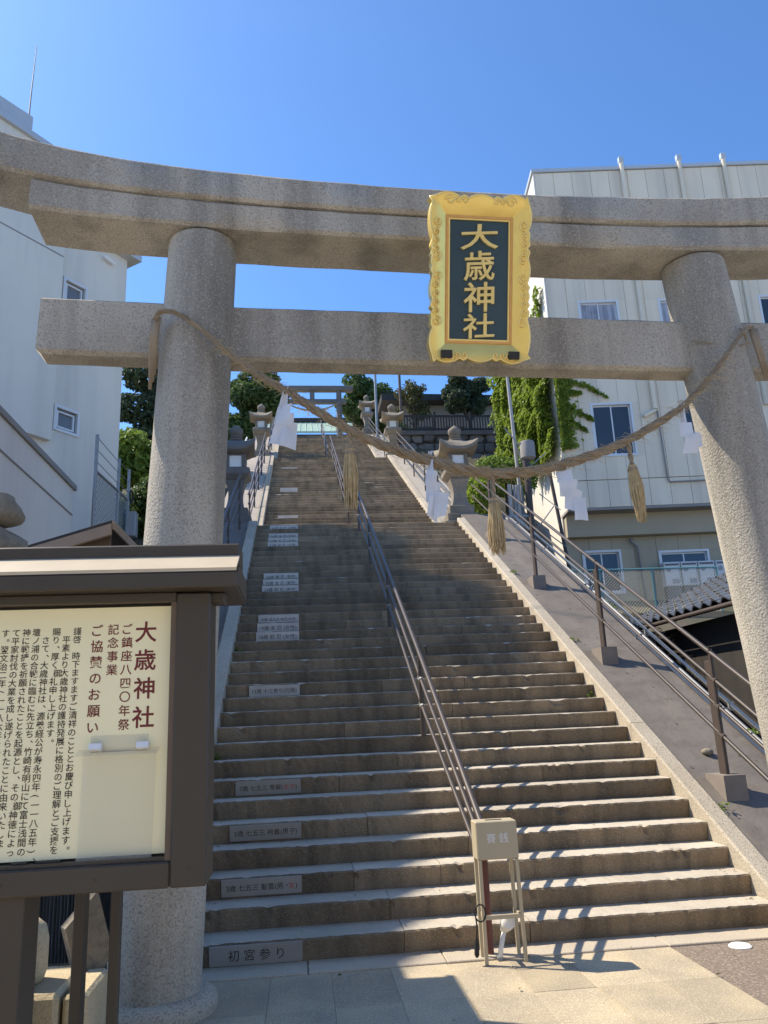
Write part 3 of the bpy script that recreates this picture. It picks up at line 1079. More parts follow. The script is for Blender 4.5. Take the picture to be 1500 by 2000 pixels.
tassel(1.03, 3.30, 3.17, 2.79, .044, "straw tassel hanging in front of the middle handrail")
tassel(1.955, 3.01, 2.84, 2.485, .054, "straw tassel hanging lowest, over the ramp curb")
tassel(2.925, 3.245, 3.07, 2.70, .037, "slender straw tassel hanging before the grey building", lean=.03)


def shide(s, ztop, pieces, label):
    """folded paper streamer; pieces = list of quads (ds, dz) with depth"""
    c = tl(s, -.10, ztop)
    t = thing("paper_streamer", label, "paper streamer", tuple(c), "white paper streamers hanging from the rope")
    for i, q in enumerate(pieces):
        mb = MB()
        y0 = -.10 - .012 * i
        # grid the quad for a soft curl
        P = np.array(q, float)
        n = 5
        v = []
        for a in range(n + 1):
            for b in range(n + 1):
                ta, tb = a / n, b / n
                p = (1 - ta) * ((1 - tb) * P[0] + tb * P[1]) + ta * ((1 - tb) * P[3] + tb * P[2])
                dy = .02 * math.sin(math.pi * tb * 1.1 + i) + .012 * math.sin(3.1 * ta + i * 2) + random.uniform(-.001, .001)
                v.append(tl(s + p[0], y0 + dy, ztop + p[1]))
        m2 = (n + 1) ** 2
        v2 = [p - TV * .0015 for p in v]
        f = []
        for a in range(n):
            for b in range(n):
                k0 = a * (n + 1) + b
                f.append((k0, k0 + 1, k0 + n + 2, k0 + n + 1))
                f.append((m2 + k0 + n + 1, m2 + k0 + n + 2, m2 + k0 + 1, m2 + k0))
        mb.add(v + v2, f)
        obj("paper_fold", mb, "paper", t, smooth=True)
    return t


shide(.624, 3.585, [[(-.012, .01), (.02, .03), (.012, -.13), (-.05, -.14)], [(-.048, -.11), (.04, -.10), (.016, -.24), (-.075, -.24)],
                    [(-.045, -.19), (.055, -.175), (.045, -.30), (-.085, -.28)], [(-.075, -.27), (.075, -.24), (.062, -.42), (-.105, -.375)], [(-.02, -.26), (.073, -.245), (.058, -.425), (-.045, -.405)]],
      "big white paper streamer beside the left pillar")
shide(1.545, 3.135, [[(-.008, .045), (.022, .045), (.012, -.02), (-.004, -.02)], [(-.008, -.02), (.016, -.02), (.006, -.16), (-.035, -.15)],
                     [(-.03, -.09), (.035, -.115), (.012, -.23), (-.045, -.19)], [(-.04, -.17), (.055, -.19), (.035, -.33), (-.045, -.31)],
                     [(.01, -.25), (.105, -.25), (.075, -.40), (-.015, -.43)], [(-.04, -.28), (.03, -.255), (.015, -.45), (-.055, -.40)]],
      "bunched white paper streamer over the right stair curb")
shide(2.45, 3.09, [[(-.012, .0), (.022, .0), (.03, -.05), (-.018, -.05)], [(-.05, -.04), (.035, -.045), (.03, -.14), (-.065, -.125)],
                   [(-.06, -.115), (.06, -.12), (.03, -.235), (-.05, -.22)], [(-.02, -.17), (.085, -.20), (.075, -.36), (-.04, -.31)],
                   [(.02, -.25), (.11, -.235), (.105, -.395), (.0, -.40)]],
      "stepped white paper streamer in front of the white side wall")
shide(3.35, 3.46, [[(-.004, .08), (.012, .08), (.01, -.06), (-.008, -.06)], [(-.035, -.05), (.035, -.07), (.02, -.19), (-.06, -.16)],
                   [(-.02, -.15), (.06, -.17), (.04, -.30), (-.05, -.29)], [(.035, -.14), (.085, -.18), (.09, -.25), (.04, -.26)]],
      "short white paper streamer beside the right pillar")

# ------------------------------------------------------------------ handrails
HR = "brown steel handrails along the stairs"


def rail_set(x, y0, y1, z0, posts, heights, label, foot=0.0, wide=.0, extra_low=True, offp=0.0, pr=.017, shape="plate", endcap=True, base=0.0):
    """rails parallel to the slope from y0 to y1; z0 slope height at y0"""
    t = thing("handrail", label, "handrail", (x, y0, z0), HR)
    for h in heights:
        mb = MB()
        P = [(x, y0 + (y1 - y0) * q, z0 + (y1 - y0) * q * SL + h) for q in (0, .33, .66, 1)]
        mb.tube(P, pr * (1.2 if h == max(heights) else 1), 8)
        obj("rail", mb, "rail", t, smooth=True, angle=50)
    for y in posts:
        zb = z0 + (y - y0) * SL + base
        zt = z0 + (y - y0) * SL + max(heights)
        mb = MB()
        if shape == "plate":
            mb.box((x - .012, y - .055, zb), (x + .012, y + .055, zt - .10), .004)
            mb.tube([(x, y - .06, zb), (x, y - .06, zt)], .019, 8)
        else:
            mb.tube([(x, y, zb), (x, y, zt)], .021, 8)
        p = obj("post", mb, "railpost", t)
        for h in heights[1:]:
            c = (x, y - .06, z0 + (y - .06 - y0) * SL + h)
            obj("collar", MB().tube([(c[0], c[1] - .035, c[2] - .035 * SL), (c[0], c[1] + .035, c[2] + .035 * SL)], pr * 1.45, 8), "railpost", p)
        if foot:
            b = MB()
            zf = z0 + (y - y0) * SL
            b.prism([(-.17, zf - .16), (.15, zf - .0), (.15, zf + foot), (-.17, zf + foot)], (x - .10, y, 0), (0, 1, 0), (0, 0, 1), (.2, 0, 0))
            obj("footing", b, "foot", t)
    return t


R1P = [1.47, 3.93, 6.4, 8.9]
rail_set(3.68, -.55, L1Y0 + .25, -.55 * SL, R1P, [1.22, .98, .75, .50], "long four bar handrail on concrete blocks along the dark ramp", foot=.14, base=.14)
rail_set(3.68, F2Y - .1, L2Y0 + .2, F2Z + (-.1 + RUN) * SL, [12.2, 14.2, 16.2, 18.2, 20.2, 21.8], [.95, .72, .48, .25], "handrail right of the middle flight", shape="tube")
rail_set(3.68, F3Y, TOPY + .2, F3Z + RUN * SL, [24, 26, 28, 30, 32], [.95, .7, .45], "handrail right of the topmost flight", shape="tube")
rail_set(-1.16, 4.5, L1Y0 + .25, 4.5 * SL, [5.0, 7.4, 9.8], [1.1, .85, .6, .35], "handrail left of the lowest flight behind the left pillar", shape="tube")
rail_set(-1.14, F2Y + .3, L2Y0 + .2, F2Z + (.3 + RUN) * SL, [12.6, 14.6, 16.6, 18.6, 20.6], [.95, .72, .48, .25], "handrail left of the middle flight", shape="tube")
rail_set(-1.14, F3Y, TOPY + .2, F3Z + RUN * SL, [24, 26, 28, 30, 32], [.95, .7, .45], "handrail left of the topmost flight", shape="tube")
# middle rails
mr = thing("handrail", "three bar middle handrail of the lowest flight ending at the offering box", "handrail", (1.2, 0, 0), HR)
MH = [.78, .53, .27]
for i, h in enumerate(MH):
    ys_ = [(.125, .80), (.13, .66), (.14, .52)][i]
    mb = MB().tube([(1.2, ys_[0], ys_[1]), (1.2, 2.4, 2.4 * SL + h), (1.2, 6, 6 * SL + h), (1.2, 10.05 - .2 * i, (10.05 - .2 * i) * SL + h - .03)], .024 if i == 0 else .019, 10)
    obj("rail", mb, "rail", mr, smooth=True, angle=50)
for y in (.14, 2.55, 5.1, 7.6, 9.75):
    st = math.floor(y / RUN) * RISE if y > .3 else 0
    zt = y * SL + MH[0] if y > .3 else .80
    p = obj("post", MB().tube([(1.2, y, st - .01), (1.2, y, zt)], .026, 10), "rail" if y > 1 else "pole_red", mr, smooth=True, angle=50)
    if y > 1:
        for h in MH[1:]:
            obj("collar", MB().tube([(1.2, y - .04, (y - .04) * SL + h), (1.2, y + .04, (y + .04) * SL + h)], .028, 8), "galv", p)
rail_set(1.2, F2Y + .9, L2Y0 + .1, F2Z + (.9 + RUN) * SL, [12.9, 15, 17.2, 19.4, 21.5], [.82, .58, .32], "middle handrail of the second flight", shape="tube")
rail_set(1.2, F3Y + .3, TOPY, F3Z + (.3 + RUN) * SL, [24.2, 26.4, 28.6, 31], [.82, .58, .32], "middle handrail of the topmost flight", shape="tube")

# conduits down the outer edge of the ramp
for i, (xo, zo, m, rr, lb) in enumerate(((4.47, .12, "conduit", .020, "pale conduit pipe on the outer edge of the ramp, highest of three"), (4.40, .06, "galv", .022, "grey steel pipe on the outer edge of the ramp, between two others"),
                                         (4.33, .045, "conduit", .016, "thin pale pipe lying on the ramp edge, nearest the handrail"))):
    t = thing("conduit_pipe", lb, "pipe", (xo, 0, zo), "pipes down the ramp edge")
    obj("pipe", MB().tube([(xo, -.4, -.4 * SL + zo), (xo, 3, 3 * SL + zo), (xo + .02, 6, 6 * SL + zo), (xo, 10.2, 10.2 * SL + zo)], rr, 8), m, t, smooth=True, angle=60)
    for y in (1.0, 2.6, 4.4, 6.2, 8.0, 9.6):
        obj("pipe_clip", MB().box((xo - rr - .008, y, y * SL + zo - rr - .04), (xo + rr + .008, y + .03, y * SL + zo + rr + .012)), "galv", t)
obj("pebble", MB().lathe([(.02, 0), (.05, .012), (.058, .03), (.045, .052), (.015, .062)], 9), "boulder", smooth=True, org=(3.80, 1.95, 1.95 * SL + .018), local_org=True,
    label="small loose stone lying on the dark ramp", cat="stone")

# ------------------------------------------------------------------ stone lanterns
def lantern(loc, label, m, h=2.4, first=None):
    if first is not None:
        t = copy_tree(first)
        t.location = loc
        t['label'] = label
        return t
    t = thing("stone_lantern", label, "lantern", (0, 0, 0), "stone lanterns beside the stairs")
    obj("base", MB().box((-.42, -.42, -.3), (.42, .42, .14), .012).box((-.34, -.34, .141), (.34, .34, .33), .012).box((-.27, -.27, .331), (.27, .27, .52), .012), m, t)
    sh = []
    for i in range(9):
        z = .52 + .62 * i / 8
        q = i / 8
        r_ = .235 - .10 * math.sin(math.pi * min(1, q * .75 + .12)) + .02 * q
        sh.append((r_, z))
    obj("shaft", MB().lathe([(r_ * 1.41, z) for r_, z in sh], 4, rot=math.pi / 4), m, t)
    obj("platform", MB().lathe([(.25, 1.141), (.42, 1.25), (.44, 1.27), (.44, 1.37), (.40, 1.40)], 4, rot=math.pi / 4), m, t)
    fb = obj("fire_box", MB().box((-.215, -.215, 1.402), (-.13, .215, 1.72)).box((.13, -.215, 1.402), (.215, .215, 1.72)).box((-.129, -.20, 1.402), (.129, .20, 1.44)).box((-.129, -.20, 1.69), (.129, .20, 1.72)).box((-.129, .15, 1.441), (.129, .2, 1.689)), m, t)
    obj("paper_window", MB().box((-.128, -.19, 1.441), (.128, -.18, 1.689)), "shoji", fb)
    # roof with swept corners
    n = 12
    rings = []
    v, f = [], []
    for k, (half, z) in enumerate(((.20, 1.721), (.365, 1.75), (.405, 1.765), (.41, 1.83), (.31, 1.93), (.20, 2.02), (.13, 2.06))):
        ring = []
        for sd in range(4):
            for i in range(n):
                q = -1 + 2 * i / n
                up = .0
                ex = 1.0
                if k in (1, 2, 3, 4):
                    up = (.13, .16, .17, .06)[k - 1] * abs(q) ** 3
                    ex = 1 + (.05 if k < 4 else 0) * abs(q) ** 3
                p = [(q * half * ex, -half * ex), (half * ex, q * half * ex), (-q * half * ex, half * ex), (-half * ex, -q * half * ex)][sd]
                ring.append((p[0], p[1], z + up))
        v += ring
    m4 = 4 * n
    for k in range(6):
        for i in range(m4):
            j = (i + 1) % m4
            f.append((k * m4 + i, k * m4 + j, (k + 1) * m4 + j, (k + 1) * m4 + i))
    f += [tuple(reversed(range(m4))), tuple(range(6 * m4, 7 * m4))]
    obj("roof", MB().add(v, f), m, t, smooth=True, angle=30)
    obj("finial", MB().lathe([(.12, 2.061), (.15, 2.08), (.15, 2.11), (.10, 2.13), (.13, 2.15), (.14, 2.18), (.10, 2.20), (.13, 2.23), (.155, 2.29), (.14, 2.35), (.08, 2.40), (.025, 2.44), (.005, 2.46)], 14), m, t, smooth=True, angle=50)
    t.location = loc
    return t


ln1 = lantern((3.52, 10.95, F2Z), "stone lantern right of the first landing, largest in view", "lantern")
lantern((3.62, 22.6, F3Z), "stone lantern right of the second landing", None, first=ln1)
lantern((3.64, TOPY + .55, TOPZ), "stone lantern right of the stair top", None, first=ln1)
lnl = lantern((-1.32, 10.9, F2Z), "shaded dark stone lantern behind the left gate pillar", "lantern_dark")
lantern((-1.34, 22.6, F3Z), "stone lantern left of the second landing", None, first=ln1)
lantern((-1.24, TOPY + .55, TOPZ), "stone lantern left of the stair top", None, first=ln1)

# ------------------------------------------------------------------ offering box
ob = thing("offering_box", "beige metal offering box on four thin legs below the middle handrail", "offering box", (1.25, .0, 0))
bw = MB()
bw.box((1.118, -.055, .605), (1.392, .095, .838), .006)
obj("box", bw, "box", ob)
obj("coin_slot", MB().box((1.20, .0, .836), (1.31, .04, .8395)), "black", ob)
for (lx, ly, dx, dy) in ((1.128, -.05, .0, -.006), (1.372, -.045, .012, .0), (1.130, .086, .004, .004), (1.366, .084, .008, .004)):
    obj("leg", MB().obox((lx + dx / 2 + .004, ly + dy / 2, .302), (.011, 0, 0), (0, .011, 0), (-dx / 2, -dy / 2, .302)), "box", ob)
obj("cross_bar", MB().box((1.145, -.062, .255), (1.370, -.045, .28)), "box", ob)
obj("cross_bar", MB().box((1.140, -.043, .255), (1.154, .082, .28)), "box", ob)
obj("cross_bar", MB().box((1.368, -.043, .255), (1.382, .082, .28)), "box", ob)
mb = MB()
put_text(mb, "賽 銭", .066, (1.258, -.0568, .735), (1, 0, 0), (0, 0, 1), res=4)
obj("lettering", mb, "white", ob)
sp = thing("spot_lamp", "small white spot lamp on a short stem under the offering box", "lamp", (1.27, .05, 0))
obj("stem", MB().tube([(1.24, .03, .0), (1.25, .04, .06), (1.285, .05, .17)], [.017, .016, .014], 10), "white", sp, smooth=True)
obj("head", MB().tube([(1.28, .06, .16), (1.295, .03, .20), (1.305, -.0, .225), (1.308, -.012, .23)], [.02, .042, .046, .03], 14), "white", sp, smooth=True, angle=50)
obj("base", MB().tube([(1.22, .03, .0), (1.25, .03, .006)], [.03, .028], 10), "galv", sp)
cb = thing("power_cable", "black cable looped over the left leg of the offering box", "cable", (1.11, -.02, .1))
P = [(1.10 + .035 * math.cos(a) + .01, -.066, .30 + .05 * math.sin(a)) for a in np.linspace(-2.5, 3.6, 18)]
obj("cord", MB().tube(P + [(1.085, -.06, .22), (1.08, -.05, .15)], .005, 6), "cable", cb, smooth=True)
obj("plug", MB().tube([(1.08, -.05, .155), (1.078, -.05, .12), (1.074, -.05, .06), (1.074, -.05, .045)], [.008, .015, .016, .008], 10), "cable", cb, smooth=True, angle=50)

# ------------------------------------------------------------------ notice board
nbd = thing("notice_board", "dark bronze roofed notice board with cream lettered panel, bottom left", "notice board", (-.9, -2.4, 0))
YB = -2.5
obj("frame", MB().box((-.451, YB, .99), (-.328, YB + .20, 1.995), .006), "board", nbd)
obj("frame", MB().box((-1.95, YB + .001, .99), (-.4515, YB + .2, 1.075), .006), "board", nbd)
obj("frame", MB().box((-1.95, YB + .001, 1.965), (-.4515, YB + .2, 1.999), .004), "board", nbd)
obj("inner_trim", MB().box((-.4715, YB + .012, 1.076), (-.452, YB + .05, 1.9645)), "board_wood", nbd)
obj("inner_ledge", MB().box((-1.95, YB + .02, 1.0755), (-.472, YB + .18, 1.088)), "board", nbd)
obj("back_panel", MB().box((-1.95, YB + .075, 1.0755), (-.4725, YB + .19, 1.9645)), "board", nbd)
# sheet stays a touch clear of the ledge
PY = YB + .055
sheet = obj("sheet", MB().box((-1.95, PY, 1.095), (-.474, PY + .012, 1.955)), "cream", nbd)
obj("hinge", MB().box((-.98, YB + .03, 1.0885), (-.93, YB + .05, 1.094)).box((-.90, YB + .03, 1.0885), (-.82, YB + .05, 1.0945)), "black", nbd)
# roof: dark ridge cap, front slope with sunlight put into its colour, gutter fascia, deep soffit
xr = -.228
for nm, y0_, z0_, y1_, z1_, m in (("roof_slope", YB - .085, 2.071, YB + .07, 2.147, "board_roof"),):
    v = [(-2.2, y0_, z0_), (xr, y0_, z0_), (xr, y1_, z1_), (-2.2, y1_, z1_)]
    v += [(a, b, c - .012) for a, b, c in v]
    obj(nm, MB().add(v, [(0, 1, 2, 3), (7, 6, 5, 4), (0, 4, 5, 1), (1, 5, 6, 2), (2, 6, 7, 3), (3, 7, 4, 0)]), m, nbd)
obj("ridge_cap", MB().box((-2.2, YB + .0705, 2.11), (xr + .001, YB + .24, 2.195), .006), "board", nbd)
obj("fascia", MB().box((-2.2, YB - .087, 2.0), (xr + .004, YB - .06, 2.056), .004), "board", nbd)
obj("soffit", MB().box((-2.2, YB - .0595, 2.0), (xr, YB + .40, 2.012)), "board", nbd)
obj("gable_end", MB().prism([(YB - .0595, 2.0125), (YB + .40, 2.0125), (YB + .40, 2.10), (YB + .065, 2.10), (YB - .0595, 2.075)], (xr - .02, 0, 0), (0, 1, 0), (0, 0, 1), (.024, 0, 0)), "board", nbd)
obj("bracket", MB().box((-.36, YB + .03, 1.96), (xr - .05, YB + .12, 1.999), .006), "board", nbd)
for (x0, x1, y0_, y1_, z1_) in ((-1.03, -.926, YB + .03, YB + .20, .9895), (-.905, -.862, -1.93, -1.86, 1.99), (-.765, -.726, -1.93, -1.88, 1.99)):
    obj("leg", MB().box((x0, y0_, 0), (x1, y1_, z1_), .004), "board", nbd)
obj("leg_plinth", MB().box((-1.06, YB - .0, -.02), (-.90, YB + .23, .07), .01), "foot", nbd)

TXT = [("大歳神社", -.567, 1.900, 0, .080, .102, "maroon", .0012),
       ("ご鎮座八四〇年祭", -.634, 1.893, 0, .0415, .0487, "maroon", .0004),
       ("記念事業", -.684, 1.893, 0, .0415, .0487, "maroon", .0004),
       ("ご協賛のお願い", -.741, 1.893, 0, .046, .0573, "maroon", .0005),
       ("謹啓　時下ますますご清祥のこととお慶び申し上げます。", -.812, 1.885, 0, .0300, .0298, "ink", .0002),
       ("　平素より大歳神社の護持発展に格別のご理解とご支援を", -.850, 1.885, 0, .0300, .0298, "ink", .0002),
       ("賜り、厚く御礼申し上げます。", -.886, 1.885, 0, .0300, .0298, "ink", .0002),
       ("　さて、大歳神社は、源義経公が寿永四年(一一八五年)、", -.922, 1.885, 0, .0300, .0298, "ink", .0002),
       ("壇ノ浦の合戦に臨むに先立ち、竹崎有明山にて富士浅間の", -.957, 1.885, 0, .0300, .0298, "ink", .0002),
       ("神に戦捷を祈願されたことを起源とし、その御神徳によっ", -.992, 1.885, 0, .0300, .0298, "ink", .0002),
       ("て平家討伐の大業を成し遂げられたことに由来いたしま", -1.028, 1.885, 0, .0300, .0298, "ink", .0002),
       ("す。翌文治二年(一一八六年)、", -1.064, 1.885, 0, .0300, .0298, "ink", .0002)]
ROT = {"(": "︵", ")": "︶"}
for s, x, zt, _, size, pitch, m, bold in TXT:
    mb = MB()
    for i, ch in enumerate(s):
        if ch in "　 ":
            continue
        V, F = text_mesh(ch, size, bold=bold, res=3 if m == "maroon" else 2)
        if len(V) == 0:
            continue
        w0 = V[:, 0].max() + V[:, 0].min()
        cx = V[:, 0] - (w0 / 2)
        cz = V[:, 1] - size * .36
        if ch in "、。":
            cx = cx + size * .32
            cz = cz + size * .42
        if ch in "()":
            cx, cz = (V[:, 1] - size * .33), -(V[:, 0] - w0 / 2)
        mb.add(np.stack([x + cx, np.full(len(V), PY - .0012), zt - size * .5 - i * pitch + cz], 1), F)
    obj("lettering", mb, m, nbd)
for (x, z) in ((-.39, 1.93), (-.39, 1.05), (-.39, 1.5), (-.70, 1.03), (-1.0, 1.03)):
    obj("screw", MB().tube([(x, YB + .002, z), (x, YB - .003, z)], .005, 10), "board", nbd)
# acrylic leaflet holder
lh = thing("leaflet_holder", "clear acrylic leaflet holder clipped to the notice board sheet", "leaflet holder", (-.64, YB + .04, 1.3))
v = [(-.772, YB + .048, 1.445), (-.512, YB + .048, 1.442), (-.52, YB + .03, 1.076), (-.772, YB + .03, 1.072)]
obj("pocket", MB().prism([(-.768, 1.445), (-.770, 1.074), (-.521, 1.074), (-.515, 1.442)], (0, YB + .046, 0), (1, 0, 0), (0, 0, 1), (0, -.002, 0)).prism([(-.768, 1.100), (-.770, 1.070), (-.521, 1.070), (-.520, 1.098)], (0, YB + .040, 0), (1, 0, 0), (0, 0, 1), (0, -.018, 0)), "acrylic", lh)
obj("back_plate", MB().box((-.745, PY - .004, 1.44), (-.545, PY - .0015, 1.497)), "acrylic", lh)
obj("shelf", MB().prism([(YB + .050, 1.447), (YB + .000, 1.430), (YB + .000, 1.433), (YB + .050, 1.451)], (-.785, 0, 0), (0, 1, 0), (0, 0, 1), (.28, 0, 0)), "acrylic", lh)
for x in (-.722, -.560):
    obj("clip", MB().obox((x, YB + .032, 1.458), (.021, 0, 0), (0, .012, -.004), (0, .003, .010)), "clip", lh)
# ------------------------------------------------------------------ water pavilion and stones, left
wp = thing("water_pavilion", "small timber pavilion roof behind the notice board", "pavilion", (-1.9, .2, 0))
x1_, z1_ = -1.22, 2.90
rise = (2.90 - 2.36) / 1.24


def roofquad(x0, z0, x1, z1, y0, y1, th):
    v = [(x0, y0, z0), (x1, y0, z1), (x1, y1, z1), (x0, y1, z0)]
    v += [(a, b, c - th) for a, b, c in v]
    return MB().add(v, [(0, 1, 2, 3), (7, 6, 5, 4), (0, 4, 5, 1), (1, 5, 6, 2), (2, 6, 7, 3), (3, 7, 4, 0)])


obj("roof", roofquad(-4.2, 2.90 - 3 * .30, -1.26, 2.90, -.10, .845, .03), "dark", wp)
obj("barge_board", roofquad(-2.05, 2.87 - .80 * .30, -1.258, 2.868, -.135, -.101, .075), "timber_l", wp)
obj("barge_board", roofquad(-1.257, 2.895, -1.235, 2.885, -.12, .86, .06), "timber_l", wp)
obj("gable_wall", MB().prism([(-3.9, 1.9), (-1.29, 1.9), (-1.29, 2.83), (-3.9, 2.06)], (0, -.02, 0), (1, 0, 0), (0, 0, 1), (0, .05, 0)), "timber", wp)
for (px, py) in ((-1.35, .02), (-1.35, .5), (-3.0, .02), (-3.0, .5)):
    obj("post", MB().box((px - .05, py + .035, -.02), (px + .05, py + .135, 1.895), .006), "timber", wp)
sl_ = MB()
for i in range(34):
    x = -1.75 + i * .022
    obj("slat", MB().tube([(x, .30 + random.uniform(-.01, .01), .1), (x + random.uniform(-.004, .004), .30, 1.5)], .0095, 6), "dark", wp)
ws = thing("stone_basin", "tan stone water basin seen through the notice board legs", "basin", (-1.3, -1.2, 0))
obj("block", MB().box((-1.75, -1.42, -.02), (-1.085, -.95, .40), .02), "tan", ws)
obj("block", MB().box((-1.07, -1.40, -.02), (-.965, -.99, .385), .015), "tan", ws)
obj("rounded_stone", MB().lathe([(.09, .405), (.105, .45), (.105, .58), (.09, .64), (.05, .675), (.01, .685)], 16, (-1.30, -1.22, 0)), "tan", ws, smooth=True)
obj("stone_slab", MB().obox((-1.085, -.95, .50), (.07, .02, .08), (-.02, .03, 0), (-.045, 0, .15)), "boulder", label="tilted stone slab leaning behind the notice board legs", cat="stone")
# natural boulder lantern
bl = thing("boulder_lantern", "stacked rough boulders rising at the left edge behind the notice board", "stone lantern", (-1.62, -1.5, 0))


def boulder(c, rd, seed):
    n, k = 18, 11
    v, f = [], []
    rs = np.random.default_rng(seed)
    ph = rs.uniform(0, 6, 6)
    for i in range(k + 1):
        th = math.pi * i / k
        for j in range(n):
            a = 2 * math.pi * j / n
            q = 1 + .10 * math.sin(2 * a + ph[0]) + .08 * math.sin(3 * a + 2 * th + ph[1]) + .06 * math.sin(5 * th + ph[2] + a)
            s_ = math.sin(th) ** .7
            v.append((c[0] + rd[0] * q * s_ * math.cos(a), c[1] + rd[1] * q * s_ * math.sin(a), c[2] + rd[2] * (abs(math.cos(th)) ** .7) * (1 if th < math.pi / 2 else -1)))
    for i in range(k):
        for j in range(n):
            f.append((i * n + j, (i + 1) * n + j, (i + 1) * n + (j + 1) % n, i * n + (j + 1) % n))
    return MB().add(v, f)


for i, (c, rd) in enumerate((((-1.60, -1.5, 2.60), (.215, .20, .085)), ((-1.60, -1.5, 2.43), (.235, .22, .09)), ((-1.64, -1.5, 2.14), (.2, .2, .22)), ((-1.62, -1.5, 1.6), (.26, .24, .34)), ((-1.62, -1.5, .9), (.28, .26, .42)), ((-1.62, -1.5, .3), (.36, .34, .34)))):
    obj("boulder", boulder(c, rd, i + 3), "boulder", bl, smooth=True)

# ------------------------------------------------------------------ left building
LC = np.array([-4.05, 12.0, 0])
LD = np.array([.6, .8, 0])          # along the face, away from viewer
LN = np.array([.8, -.6, 0])         # outward


def lf(s, n, z):
    return LC + LD * s + LN * n + np.array([0, 0, z])


lb = thing("plaster_building", "tall pale grey plaster building on the left with small windows", "building", tuple(LC))


def lbox(s0, s1, n0, n1, z0, z1):
    c = (lf(s0, n0, z0) + lf(s1, n1, z1)) / 2
    return MB().obox(c, LD * (s1 - s0) / 2, LN * (n1 - n0) / 2, np.array([0, 0, (z1 - z0) / 2]))


WIN = [(-1.68, -1.13, 10.55, 11.23), (-1.69, -1.13, 7.70, 8.20)]
# wall face split round the windows so they are real openings
zc = 12.56
def wallpart(s0, s1, z0, z1):
    return obj("wall", lbox(s0, s1, -3, 0, z0, z1), "wall_l", lb)


wallpart(-1.90, 0, 3.0, 7.66)
wallpart(-1.90, 0, 8.24, 10.50)
wallpart(-1.90, 0, 11.28, zc)
for z0, z1 in ((7.66, 8.24), (10.50, 11.28)):
    wallpart(-1.90, -1.73, z0, z1)
    wallpart(-1.09, 0, z0, z1)
    obj("reveal", lbox(-1.73, -1.09, -.6, -.11, z0, z1), "frame_d", lb)
for (s0, s1, z0, z1) in WIN:
    w = MB()
    for a in (lbox(s0 - .045, s0 + .02, -.10, .03, z0 - .04, z1 + .04), lbox(s1 - .02, s1 + .045, -.10, .03, z0 - .04, z1 + .04), lbox(s0 + .021, s1 - .021, -.10, .03, z1 - .02, z1 + .04), lbox(s0 + .021, s1 - .021, -.10, .03, z0 - .04, z0 + .02)):
        w.add(a.verts(), a.f)
    fr_ = obj("window", w, "frame", lb)
    w = MB()
    for a in (lbox(s0 + .06, s0 + .10, -.09, -.03, z0 + .06, z1 - .06), lbox(s1 - .10, s1 - .06, -.09, -.03, z0 + .06, z1 - .06), lbox(s0 + .10, s1 - .10, -.09, -.03, z1 - .10, z1 - .06), lbox(s0 + .10, s1 - .10, -.09, -.03, z0 + .06, z0 + .10)):
        w.add(a.verts(), a.f)
    obj("sash", w, "frame", fr_)
    obj("pane", lbox(s0 + .02, s1 - .02, -.095, -.075, z0 + .02, z1 - .02), "glass_l", fr_)
wallpart(-4.6, -1.901, 0.0, 13.98)
wallpart(-10.4, -4.601, 0.0, 13.1)  # unseen front wing, height and length shaped for its shadow on the stairs
obj("roof_edge", lbox(-10.4, -4.602, -3.1, .18, 13.101, 13.2), "roofedge", lb)  # edge of the unseen wing, trimmed to set the shadow line
lb_front = obj("wall", lbox(-4.6, -1.86, .001, .16, 7.35, 13.98), "wall_l", lb)
obj("roof_edge", lbox(-4.6, -1.7, -3.1, .25, 13.981, 14.12), "roofedge", lb)
obj("roof_edge", lbox(-1.699, .24, -3.1, .24, zc + .001, zc + .14), "roofedge", lb)
obj("roof_slab", MB().obox(lf(-3.6, -.2, 14.34), LD * .75 + np.array([0, 0, .03]), LN * .35, np.array([0, 0, .19])), "roofedge", lb)
obj("drain_pipe", MB().tube([tuple(lf(-.75, .10, 12.25)), tuple(lf(-.45, .10, 12.20))], .04, 8), "white", lb)
obj("wall_joint", lbox(-4.6, -1.87, .161, .166, 11.60, 11.63), "seam", lb)
obj("mast", MB().tube([tuple(lf(-2.68, -.3, 14.3)), tuple(lf(-2.66, -.3, 15.6)), tuple(lf(-2.63, -.3, 16.9))], [.022, .016, .008], 6), "galv", lb)
# annex wall
aw = thing("annex_wall", "pale plastered wall running back behind the boulders, left edge", "wall", (-2.6, 0, 0))
obj("wall", MB().box((-5.2, .45, -.1), (-2.6, 3.66, 4.24), 0), "wall_a", aw)
obj("coping", MB().box((-5.2, .42, 4.2405), (-2.57, 3.69, 4.30)), "seam", aw)
obj("seam_strip", MB().box((-2.5995, .45, 3.93), (-2.588, 3.64, 3.945)), "seam", aw)
obj("stain_strip", MB().box((-2.5995, 1.2, 3.2), (-2.594, 1.32, 3.9)), "wall_l", aw)
# chain link fence, left


